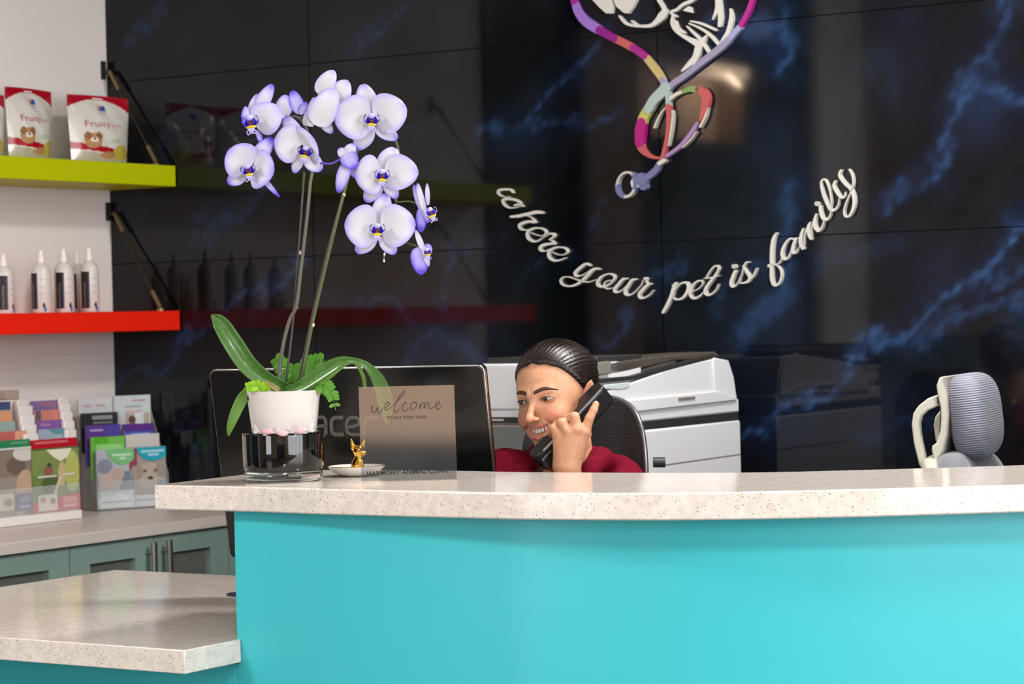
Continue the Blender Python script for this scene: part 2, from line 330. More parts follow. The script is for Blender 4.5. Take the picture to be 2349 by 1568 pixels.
# ------------------------------------------------------------------ reception desk
DROP_U, DROP_L, THK = .30, .583, .046
HU, HL = CAMH-DROP_U, CAMH-DROP_L
QZ = m_quartz(); TEAL = m_wall('teal_paint', '39b6c0', '3ebac4', .36); TEAL.node_tree.nodes['Principled BSDF'].inputs['Specular IOR Level'].default_value = .5
front = [G(x, y, HU) for x, y in ((353, 1112), (554, 1115.5), (754, 1121), (1049, 1127), (1240, 1129.7), (1570, 1129.5), (1948, 1122.6), (2349, 1111), (2560, 1103))]
fc = [Vector(q) for q in cr([tuple(q) for q in front], 8)]
e = (fc[-1]-fc[-2]).normalized()
for k in range(1, 14): e = (Matrix.Rotation(math.radians(5), 3, 'Z') @ e); fc.append(fc[-1]+e*.09)
back = [G(x, y, HU) for x, y in ((645, 1077.5), (735, 1077), (1045, 1079), (1240, 1082.5), (1665, 1083.4), (1948, 1078), (2349, 1066), (2560, 1058))]
bc = [Vector(q) for q in cr([tuple(q) for q in back], 5)]
e = (bc[-1]-bc[-2]).normalized()
for k in range(1, 12): e = (Matrix.Rotation(math.radians(5), 3, 'Z') @ e); bc.append(bc[-1]+e*.085)
poly = fc+bc[::-1]
ct = MB().prism(poly, (0, 0, -THK)).build('upper_countertop', QZ, None, bevel=.003, ang=30)
tag(ct, 'speckled cream stone countertop curving along the top of the reception desk', 'countertop')
def inset(c, d, ex=.05):
    out = []
    for i, q in enumerate(c):
        t = (c[min(i+1, len(c)-1)]-c[max(i-1, 0)]).normalized(); dd = d+ex*min(1, max(0, (toRM(q)[0]-2.17)/.8))**1.3; out.append(q+Vector((-t.y, t.x, 0))*dd)
    return out
q0 = toRM(inset(fc, .022)[12]); SPN = 2.149
fin = [q for q in inset(fc, .022) if toRM(q)[0] > SPN+.002 or q.x > .5]
fin = [RM(SPN, q0[1], HU)]+fin
desk = thing('reception_desk', 'curved teal painted reception desk under the cream countertop', 'desk', RM(2.6, 1.9, 0))
inn = inset(fin, .04, 0)
MB().prism([Vector((q.x, q.y, 0)) for q in fin+inn[::-1]], (0, 0, HU-THK)).build('front_panel', TEAL, desk, ang=30)
MB().rm(SPN, SPN+.04, 1.65, q0[1]-.04, 0, HU-THK).build('side_panel', TEAL, desk)
sL, sC, rB, rC = 1.065, 2.1585, 1.195, 2.232
MB().prism([RM(sL+.03, q0[1], 0), RM(SPN-.001, q0[1], 0), RM(SPN-.001, q0[1]-.03, 0), RM(sL+.03, q0[1]-.03, 0)], (0, 0, HL-THK-.001)).build('wing_panel', TEAL, desk)
MB().rm(sL+.03, sL+.06, rB+.05, q0[1]-.03, 0, HL-THK-.001).build('side_panel', TEAL, desk)
lc = MB().prism([RM(a, b, HL) for a, b in ((sL, rC), (sC, rC), (sC, q0[1]+.001), (SPN-.001, q0[1]+.001), (SPN-.001, rB), (sL, rB))], (0, 0, -.043)).build('lower_countertop', QZ, None, bevel=.002)
tag(lc, 'speckled cream stone slab of the low desk wing beside the teal front', 'countertop')
cs = thing('coaster', 'dark purple round coaster lying on the low cream slab by the teal panel', 'coaster', G(556, 1364, HL))
cq = G(556, 1364, HL)
MB().lathe([(.0325, 0), (.034, .001), (.034, .003), (.033, .004), (0.0001, .004)], cq, 40).build('base', mat('purple_plastic', '2a2438', .35), cs)
MB().lathe([(.022, .0041), (.022, .0046), (.0165, .0046), (.0165, .0041)], cq, 32, cap=False).build('ring', mat('purple_light', '4b4260', .4), cs)
# inner work desk behind the tall front, where the screen and the phone stand
wd_ = thing('work_desk', 'pale work desk behind the tall reception front', 'desk', RM(2.5, 1.4, 0))
wpoly = [RM(2.2, 1.62, .72), RM(2.6, 1.58, .72), RM(2.85, 1.5, .72), RM(2.85, 1.2, .72), RM(2.2, 1.2, .72)]
MB().prism(wpoly, (0, 0, -.03)).build('desk_top', mat('pale_laminate', 'cfc7bd', .4), wd_)
for a, b in ((2.24, 1.58), (2.24, 1.24), (2.8, 1.24)): MB().rm(a-.02, a+.02, b-.02, b+.02, 0, .69).build('leg', mat('window_frame_metal'), wd_)
# ------------------------------------------------------------------ wall shelves
SF = W(405, 404)[0]; SFR = W(415, 735)[0]
def shelf(nm, lab, m, sf, top, bot, anc, low):
    t = thing(nm, lab, 'shelf', RM(sf/2, .8, bot))
    MB().rm(0.001, sf, .004, 1.98, bot, top).build('board', m, t, bevel=.002)
    rodm = mat('rod_bronze', '40372e', .4, .7)
    for dr in (0, 1.7):
        a = LW(*anc, 0.0); b = LW(*low, sf-.045); A = RM(.03, a[1]+dr, a[2]); B = RM(sf-.045, b[1]+dr, b[2])
        r = MB().tube([A, B], .0035).build('support_rod', rodm, t)
        d = (B-A).normalized()
        for e0, e1 in ((A, A+d*.07), (B-d*.06, B)): MB().tube([e0, e1], .007).build('rod_end', mat('rod_brass', '8c7757', .35, .8), r)
        MB().box(RM(.004, a[1]+dr, a[2]+.006), (.008, .016, .055), (TT, NN, ZZ)).tube([RM(.004, a[1]+dr, a[2]), A], .006).build('wall_bracket', mat('bracket_dark', '3a3633', .4, .6), t)
        MB().lathe([(.011, 0), (.011, .006), (.006, .012)], RM(sf-.045, b[1]+dr, top), 14).build('foot_bracket', mat('rod_brass'), t)
    return t
hy, hyb = LW(405, 380, SF)[2], LW(405, 428, SF)[2]; hr, hrb = LW(405, 712, SF)[2], LW(405, 757, SF)[2]
shelf('lime_shelf', 'lime green wall shelf holding red and white treat bags', m_wall('lime_paint', 'b6bf00', 'bcc404', .45), SF, hy, hyb, (235, 166), (358, 372))
shelf('red_shelf', 'bright red wall shelf holding white bottles', m_wall('red_paint', 'e8200a', 'ee240c', .45), SFR, hr, hrb, (246, 490), (368, 705))
# ------------------------------------------------------------------ cabinet along the left wall
SC, HC = .62, .80
wt = MB().rm(.001, SC+.012, .004, 2.0, HC-.03, HC).build('cabinet_worktop', m_wall('grey_laminate', 'cdc5c0', 'd4ccc7', .35), None, bevel=.002)
tag(wt, 'pale grey worktop over the sage green wall cabinets', 'worktop')
SAGE = m_wall('sage_paint', '7f9a92', '869f98', .45); DARKIN = mat('cabinet_inside', '4a423c', .7)
rd = [LW(x, 1262, SC)[1] for x in (159, 354)]; dw = rd[0]-rd[1]
edges = [LW(524, 1262, SC)[1]]+[rd[1]]+[rd[0]]+[rd[0]+dw, rd[0]+2*dw]
cu = [thing('base_cabinet', 'sage green wall cabinet with two glazed doors nearest the marble wall', 'cabinet', RM(.22, .4, 0)), thing('base_cabinet', 'sage green wall cabinet with glazed doors behind the left brochure rack', 'cabinet', RM(.22, 1.3, 0))]
for j, (r0, r1) in enumerate(((.006, edges[2]), (edges[2], 2.0))):
    b = MB().rm(.004, .02, r0, r1, 0, HC-.031).rm(.02, SC-.02, r0, r0+.016, 0, HC-.031).rm(.02, SC-.02, r1-.016, r1, 0, HC-.031).rm(.02, SC-.02, r0+.016, r1-.016, 0, .08).rm(.02, SC-.05, r0+.016, r1-.016, .36, .375)
    b.build('body', DARKIN, cu[j])
MB().rm(SC-.02, SC-.001, .008, edges[0]-.002, .09, HC-.034).build('filler_panel', SAGE, cu[0], smooth=False)
def door(r0, r1, c, hs):
    g = .0015; r0 += g; r1 -= g; z0, z1 = .09, HC-.034; f = .075 if r1-r0 < .5 else .08; s0, s1 = SC-.02, SC
    m = MB().rm(s0, s1, r0, r0+f, z0, z1).rm(s0, s1, r1-f, r1, z0, z1).rm(s0, s1, r0+f, r1-f, z0, z0+f).rm(s0, s1, r0+f, r1-f, z1-.05, z1)
    d = m.build('door', SAGE, c, smooth=False)
    MB().rm(s0+.008, s0+.011, r0+f-.004, r1-f+.004, z0+f-.004, z1-.046).build('glass_pane', mat('cabinet_glass', '9aa39c', .05, alpha=.25, spec=.5), d)
    q = r0+.03 if hs < 0 else r1-.03
    MB().tube([RM(s1+.028, q, z1-.012), RM(s1+.028, q, z1-.33)], .0085).tube([RM(s1, q, z1-.04), RM(s1+.028, q, z1-.04)], .005).tube([RM(s1, q, z1-.305), RM(s1+.028, q, z1-.305)], .005).build('handle', mat('brushed_steel'), d)
    MB().rm(s0-.03, s0-.002, (r0+f if hs > 0 else r1-f-.035), (r0+f+.035 if hs > 0 else r1-f), z1-.09, z1-.058).build('hinge', mat('bracket_dark'), d)
door(edges[0], edges[1], cu[0], 1); door(edges[1], edges[2], cu[0], -1); door(edges[2], edges[3], cu[1], 1); door(edges[3], 1.985, cu[1], -1)
# stored boxes dimly visible through the panes
for r_, w_, c_, lb in ((.3, .24, '6d655e', 'behind the pane nearest the marble'), (.7, .2, '5a504a', 'behind the pane left of the paired handles'), (1.25, .25, '6b6158', 'behind the leftmost glazed pane'), (1.65, .2, '5d554e', 'at the far end past the photo edge')):
    bx = MB().rm(.1, .32, r_-w_/2, r_+w_/2, .3755, .62).build('storage_box', mat('box_'+c_, c_, .7), None, bevel=.004)
    tag(bx, 'dim grey box stored in the sage cabinet '+lb, 'box', 'boxes stored inside the wall cabinets')
# ------------------------------------------------------------------ raised sign on the marble wall: script letters and the stethoscope emblem
WHITE_AC = mat('white_acrylic', 'bfbdb7', .35)
def ribbon(mb, px, wd, r0=.010, r1=.022, per=8, k=0, close=False, taper=True):
    """a flat raised stroke on the marble wall: photo points px, stroke widths wd in photo pixels"""
    n = len(px)
    if not hasattr(wd, '__len__'): wd = [wd]*n
    if len(wd) != n: wd = list(np.interp(np.linspace(0, 1, n), np.linspace(0, 1, len(wd)), wd))
    c = np.array(cr([(x, y, w_) for (x, y), w_ in zip(px, wd)], per))
    q = np.array([W(x, y, r1)[:] for x, y, _ in c])[:, [0, 2]]; hw = c[:, 2]/FPX*6.75/2
    t = np.gradient(q, axis=0); t /= np.linalg.norm(t, axis=1)[:, None]+1e-9; nm = np.stack([-t[:, 1], t[:, 0]], 1)
    L, R = q+nm*hw[:, None], q-nm*hw[:, None]; m = len(q)
    vs = [RM(a[0], r1, a[1]) for a in L]+[RM(a[0], r1, a[1]) for a in R]+[RM(a[0], r0, a[1]) for a in L]+[RM(a[0], r0, a[1]) for a in R]
    fs = []
    for i in range(m-1):
        fs += [(i, i+1, m+i+1, m+i), (2*m+i, 3*m+i, 3*m+i+1, 2*m+i+1), (i, 2*m+i, 2*m+i+1, i+1), (m+i, m+i+1, 3*m+i+1, 3*m+i)]
    fs += [(0, m, 3*m, 2*m), (m-1, 3*m-1, 4*m-1, 2*m-1)]
    mb.add(vs, fs, k)
    for i, s in ((0, 1), (m-1, 1)):
        ctr = q[i]; rr = hw[i]
        ring = [ctr+rr*np.array([math.cos(a), math.sin(a)]) for a in np.linspace(0, 2*math.pi, 10, endpoint=False)]
        mb.prism([RM(a[0], r1-.0002, a[1]) for a in ring], NN*-(r1-r0), k)
def poly_mb(mb, px, r0=.010, r1=.022, k=0):
    mb.prism([RM(W(x, y, r1)[0], r1, W(x, y, r1)[2]) for x, y in px], NN*-(r1-r0), k)
fa = lambda L: [(1120+x/4.3545, 370+y/4.3545) for x, y in L]
fb = lambda L: [(1480+x/4.238, 360+y/4.238) for x, y in L]
WORDS = {
 'where': (fa, 4.3545, [
  ('w', [([(242,312),(215,282),(150,280),(104,288),(92,312),(118,340),(165,354),(205,352)], [14,26,30,30,26,20,10,8]), ([(322,420),(285,392),(215,374),(160,378),(140,398),(160,436),(205,462),(262,462),(305,452)], [12,26,34,34,30,26,20,14,10]), ([(258,440),(290,430),(325,438),(342,450)], [20,26,20,6])]),
  ('h', [([(532,512),(480,506),(380,528),(290,546),(222,552)], [34,44,42,38,30]), ([(300,560),(370,540),(420,556),(455,592),(440,612)], [6,10,12,16,20]), ([(462,606),(410,600),(345,614),(306,640),(318,672),(365,686),(430,672)], [26,34,38,36,26,14,8])]),
  ('e', [([(420,712),(490,738),(548,740),(572,712),(545,676),(480,664),(420,680),(386,716),(394,764),(440,796),(490,794),(540,760)], [8,10,14,18,20,22,30,38,38,30,20,9])]),
  ('r', [([(535,765),(590,735),(622,716)], [8,10,14]), ([(600,722),(640,722),(652,742),(632,766),(606,778)], [16,28,26,18,10]), ([(606,778),(640,800),(650,824)], [10,14,24]), ([(655,820),(600,824),(540,838),(512,866),(530,892),(575,892),(620,872)], [24,34,38,38,28,16,8])]),
  ('e', [([(632,906),(700,932),(758,928),(786,900),(762,866),(700,856),(634,874),(600,910),(606,956),(650,988),(712,986),(768,962)], [8,10,14,18,20,22,30,38,38,30,20,9])])]),
 'your': (fa, 4.3545, [
  ('y', [([(1014,1040),(975,1022),(930,1050),(880,1092),(860,1120),(880,1144),(930,1138),(990,1104),(1040,1070)], [14,30,36,36,32,26,14,9,7]), ([(1104,1076),(1068,1070),(1030,1092),(985,1140),(930,1192),(870,1232),(800,1246),(738,1230),(716,1194),(738,1160),(790,1152),(850,1168),(920,1192),(1000,1204),(1075,1180)], [16,30,36,36,34,28,22,20,16,14,14,14,16,14,8])]),
  ('o', [([(1172,1128),(1120,1158),(1088,1204),(1094,1238),(1140,1252),(1200,1230),(1248,1184),(1252,1142),(1212,1122),(1172,1128)], [16,30,34,32,26,18,18,22,18,16]), ([(1246,1186),(1200,1190),(1160,1210),(1156,1250),(1190,1272),(1240,1262)], [10,12,14,16,16,8])]),
  ('u', [([(1376,1170),(1340,1178),(1300,1224),(1262,1268),(1258,1296),(1290,1306),(1340,1280),(1400,1220)], [20,34,36,36,32,24,12,8]), ([(1468,1176),(1430,1188),(1395,1240),(1366,1286),(1366,1322),(1404,1334),(1454,1310),(1520,1240)], [20,34,36,36,32,24,14,8])]),
  ('r', [([(1520,1240),(1548,1186),(1572,1162)], [8,12,18]), ([(1556,1164),(1578,1170),(1572,1192),(1580,1212),(1612,1226)], [20,22,12,10,16]), ([(1614,1222),(1580,1240),(1534,1288),(1504,1326),(1512,1358),(1552,1362),(1604,1334),(1644,1286)], [22,34,38,38,34,24,14,7])])]),
 'pet': (fb, 4.238, [
  ('p', [([(250,1304),(268,1262),(262,1240)], [10,14,10]), ([(292,1228),(268,1300),(242,1372),(205,1450),(170,1508)], [34,44,44,42,36]), ([(258,1330),(300,1270),(350,1226),(398,1222),(416,1262),(398,1326),(352,1374),(296,1384),(268,1366)], [8,10,18,30,36,36,28,18,10])]),
  ('e', [([(448,1310),(510,1282),(552,1240),(552,1204),(512,1204),(464,1242),(436,1300),(440,1350),(480,1372),(532,1346),(590,1286)], [8,10,14,18,20,26,36,38,30,18,8])]),
  ('t', [([(566,1180),(640,1172),(714,1152)], [8,18,8]), ([(588,1170),(626,1112),(668,1064),(700,1058),(708,1090),(670,1160),(618,1230),(582,1290),(588,1330),(628,1338),(680,1296),(708,1236)], [10,16,20,18,20,26,36,40,34,24,14,7])])]),
 'is': (fb, 4.238, [
  ('i', [([(872,1110),(852,1160),(832,1224),(846,1258),(884,1240),(920,1190)], [36,42,42,34,16,8]), ([(858,1062),(864,1064)], [56,56])]),
  ('s', [([(905,1206),(940,1130),(958,1060),(982,1022),(1010,1022)], [8,12,18,18,8]), ([(950,1058),(978,1110),(1012,1160),(1004,1200),(960,1222),(916,1222)], [18,30,38,36,24,16]), ([(1004,1204),(1050,1152),(1080,1082)], [10,20,14])])]),
 'family': (fb, 4.238, [
  ('f', [([(1272,742),(1244,800),(1230,900),(1228,1050),(1228,1180),(1250,1242),(1296,1230),(1322,1160),(1312,1090),(1268,1046),(1216,1050)], [24,44,48,48,44,34,26,24,22,20,30]), ([(1200,1056),(1214,1056)], [40,40]), ([(1270,1046),(1306,1020),(1340,950)], [8,14,10])]),
  ('a', [([(1450,800),(1404,794),(1356,850),(1328,930),(1342,986),(1384,980),(1424,900),(1448,820)], [18,22,32,40,36,22,14,12]), ([(1462,792),(1438,860),(1430,920),(1460,928),(1498,870)], [30,40,38,22,8])]),
  ('m', [([(1498,870),(1520,780),(1532,700)], [8,14,12]), ([(1532,698),(1512,770),(1508,840),(1530,888)], [20,40,42,34]), ([(1530,880),(1548,770),(1584,660),(1606,636)], [8,12,18,16]), ([(1600,640),(1584,700),(1592,760),(1608,796)], [20,40,40,26]), ([(1608,792),(1618,690),(1650,580),(1664,556)], [8,12,18,16]), ([(1660,556),(1644,620),(1650,680),(1682,716),(1716,680),(1736,610)], [20,38,42,34,18,8])]),
  ('i', [([(1700,480),(1704,530),(1724,590),(1762,606),(1794,568),(1806,500)], [36,40,40,32,16,8]), ([(1664,452),(1672,456)], [54,54])]),
  ('l', [([(1800,500),(1806,430),(1790,320),(1752,226),(1722,222),(1708,262),(1730,360),(1768,450),(1800,510),(1838,514),(1872,470),(1884,400)], [8,14,18,20,20,26,36,40,36,28,16,8])]),
  ('y', [([(1846,236),(1832,280),(1862,340),(1902,390),(1934,386),(1944,340)], [26,38,40,34,22,10]), ([(1900,130),(1888,180),(1936,250),(1996,310),(2028,400),(2022,490),(1984,570),(1944,576),(1930,530),(1950,450),(1996,340),(2020,250),(2008,170),(1980,120)], [24,36,40,40,40,34,24,20,18,16,16,18,20,14])])])}
wl_ = {'where': "white raised script word 'where' leading the curved slogan on the marble", 'your': "white raised script word 'your' in the slogan on the marble", 'pet': "white raised script word 'pet' at the lowest dip of the slogan", 'is': "short white raised script word 'is' in the slogan on the marble", 'family': "white raised script word 'family' climbing at the end of the slogan"}
for wd_name, (fn, sc, letters) in WORDS.items():
    allp = [q for _, ss in letters for st in ss for q in fn(st[0])]
    c0 = W(sum(q[0] for q in allp)/len(allp), sum(q[1] for q in allp)/len(allp))
    t = thing('slogan_word', wl_[wd_name], 'wall lettering', RM(c0[0], .01, c0[2]), 'slogan words on the marble wall')
    for ch, ss in letters:
        mb = MB()
        for j, st in enumerate(ss): ribbon(mb, fn(st[0]), [x/sc*.70 for x in st[1]], r0=.001, r1=.014+.0004*j, per=6)
        mb.build('letter', WHITE_AC, t, smooth=False)
# emblem: a heart drawn by stethoscope tubing round a dog and a cat
f4 = lambda L: [(1280+x/4.894, y/4.894) for x, y in L]
f5 = lambda L: [(1380+x/5.057, 160+y/5.057) for x, y in L]
em = thing('wall_emblem', 'raised heart of coloured stethoscope tubing around dog and cat outlines on the marble', 'wall sign', RM(W(1525, 200)[0], .01, W(1525, 200)[2]))
def ac(c): return mat('acrylic_'+c, c, .3)
SILV = mat('mirror_silver', 'cbc7bb', .28, .35)
def seg(nm, pts, wd, c, r1=.016, par=None):
    mb = MB(); ribbon(mb, pts, [x*.62 for x in wd] if (c is SILV and hasattr(wd, '__len__')) else wd, r0=.001, r1=r1, per=6); return mb.build(nm, ac(c) if isinstance(c, str) else c, par or em, smooth=False)
tb = lambda *a, **k: seg('tube_segment', *a, **k)
tb(f4([(700,-640),(480,-690),(300,-560),(190,-340),(165,-120),(170,0),(182,45)]), [14], '8d1d84')
tb(f4([(182,40),(215,130),(290,225),(380,290),(458,338)]), [14,17,20,21,19], '8a66b4')
tb(f4([(456,337),(540,385),(634,432)]), [18,17,16], '7c0f74', .0163)
tb(f4([(632,431),(730,480),(832,536)]), [16], 'a85450')
tb(f4([(830,534),(900,580),(968,632)]), [15], '8d1d74', .0163)
tb(f4([(966,630),(1050,730),(1110,810),(1165,895)]), [13,15,15,13], 'ab9a66')
tb(f4([(1163,892),(1190,950),(1215,1010)]), [12,13,16], '8f83a2', .0165)
tb(f4([(1225,1005),(1290,935),(1400,862),(1600,705),(1800,550),(1900,455)]), [14,13,13,14,15,15], '85809a', .0168)
tb(f4([(1896,458),(1960,385),(2040,300)]), [14,13,12], '8a90b4')
tb(f4([(2038,302),(2100,190),(2145,90),(2172,0),(2190,-140),(2140,-380),(2000,-570),(1780,-680),(1520,-640),(1330,-480)]), [11,11,11,11,13,14,14,14,14,14], '931f74')
tb(f5([(735,215),(690,262),(600,350),(535,455)]), [26,24,22,21], '93a5a0', .0175)
tb(f5([(760,250),(765,330),(768,420)]), [12,11,10], '93a5a0', .0172)
tb(f5([(530,462),(480,550),(458,618)]), [21,22,22], 'a8a35a')
tb(f5([(458,616),(440,720),(436,842)]), [23,25,22], '97106a', .0166)
tb(f5([(436,840),(462,920),(530,985),(610,1018),(695,1022)]), [20,15,9,6,5], 'a44e50')
tb(f5([(768,415),(775,560),(765,720),(735,880),(690,1060)]), [10,10,9,8,9], 'a44e50', .0178)
tb(f5([(815,470),(818,560),(800,720),(770,880)]), [3,6,6,3], SILV, .0168)
tb(f5([(800,330),(860,285),(950,248)]), [13,12,11], SILV)
tb(f5([(945,250),(1030,222),(1120,232)]), [9,12,16], '6f8850', .0164)
tb(f5([(1118,232),(1180,262),(1205,330),(1190,440),(1142,580)]), [16,18,19,16,6], 'a44e50', .0166)
tb(f5([(1235,400),(1200,540),(1140,660)]), [3,7,8], SILV, .0162)
tb(f5([(1105,620),(1030,740),(900,890),(750,1000)]), [7,9,8,7], '8d739c')
tb(f5([(1095,720),(1020,820),(930,905)]), [4,5,3], SILV, .0168)
tb(f5([(748,432),(690,500),(640,590),(610,668)]), [4,5,6,7], SILV, .0162)
seg('metal_collar', f5([(722,1050),(665,1085)]), 9, SILV, .018)
tb(f5([(665,1085),(620,1165),(530,1240),(470,1270)]), [12,14,14,14], '63658a')
mb = MB()
for c_, r_ in (((450, 1235), 42), ((480, 1350), 46), ((470, 1290), 54)): poly_mb(mb, f5([(c_[0]+r_*math.cos(a), c_[1]+r_*math.sin(a)) for a in np.linspace(0, 6.283, 18, endpoint=False)]), .001, .018+.0002*(r_-42))
mb.build('chest_piece_stem', ac('63658a'), em, smooth=False)
rg = [(283+108*math.cos(a)-14*math.sin(a), 1330+142*math.sin(a)) for a in np.linspace(0, 2*math.pi, 25)]
seg('chest_piece_ring', f5(rg[12:21]), [7], SILV, .0195); seg('chest_piece_ring', f5(rg[20:25]+rg[1:3]), [9], '63658a', .019)
seg('chest_piece_ring', f5(rg[6:13]), [8], '63658a', .019); seg('chest_piece_ring', f5(rg[2:7]), [9], SILV, .0195)
mb = MB(); poly_mb(mb, f5([(365,1235),(440,1250),(450,1300),(435,1360),(350,1370),(335,1300)]), .001, .017); mb.build('chest_piece_cap', mat('acrylic_pale', 'b4bdc9', .3), em, smooth=False)
# dog and cat outlines
dg = MB()
poly_mb(dg, f4([(385,0),(380,-120),(600,-120),(600,0),(625,80),(605,150),(540,150),(470,90)]), .001, .014)
poly_mb(dg, f4([(620,0),(620,-90),(900,-90),(880,0),(840,80),(790,150),(740,145),(650,70)]), .001, .014)
ribbon(dg, f4([(685,180),(750,255),(840,285),(940,293),(1040,285),(1110,235),(1160,180),(1195,130)]), [x*.2 for x in (20,28,30,30,40,62,90,70)], .001, .0145)
ribbon(dg, f4([(1205,150),(1165,60),(1118,-20),(1080,-160)]), [x*.2 for x in (40,36,36,30)], .001, .014)
ribbon(dg, f4([(825,235),(870,270),(910,290)]), 4, .001, .0142)
dg.build('dog_outline', WHITE_AC, em, smooth=False)
ct_ = MB()
ribbon(ct_, f4([(1620,-140),(1520,-10),(1400,52),(1330,108),(1278,126),(1272,152),(1322,182)]), [x*.2 for x in (40,36,36,30,28,24,20)], .001, .014)
ribbon(ct_, f4([(1290,170),(1278,250),(1310,330),(1390,395),(1470,440),(1550,480)]), [x*.2 for x in (30,36,36,36,48,70)], .001, .0145)
ribbon(ct_, f4([(1310,240),(1340,320),(1420,366)]), [5,7,4], .001, .0142)
poly_mb(ct_, f4([(1400,118),(1462,68),(1488,80),(1500,142)]), .001, .014)
ribbon(ct_, f4([(1445,295),(1510,360),(1590,440),(1700,600)]), [3,5,6,6], .001, .0146)
ribbon(ct_, f4([(1470,262),(1600,320),(1700,390),(1810,510)]), [3,5,6,6], .001, .0144)
ribbon(ct_, f4([(1485,236),(1600,262),(1770,335)]), [3,5,5], .001, .0144)
ribbon(ct_, f4([(1680,385),(1620,460),(1575,530),(1540,640),(1470,720),(1390,795)]), [x*.2 for x in (8,60,80,70,56,20)], .001, .015)
ribbon(ct_, f4([(1560,560),(1545,660),(1510,740)]), [12,9,3], .001, .0148)
ribbon(ct_, f4([(1770,-80),(1785,60),(1770,140),(1735,215)]), [6,8,8,3], .001, .014)
ribbon(ct_, f4([(1800,-80),(1812,100),(1820,200),(1812,282)]), [6,10,10,9], .001, .0142)
ribbon(ct_, f4([(1930,100),(1942,200),(1910,350),(1860,440),(1800,530)]), [x*.2 for x in (14,44,50,50,30)], .001, .0142)
ct_.build('cat_outline', WHITE_AC, em, smooth=False)
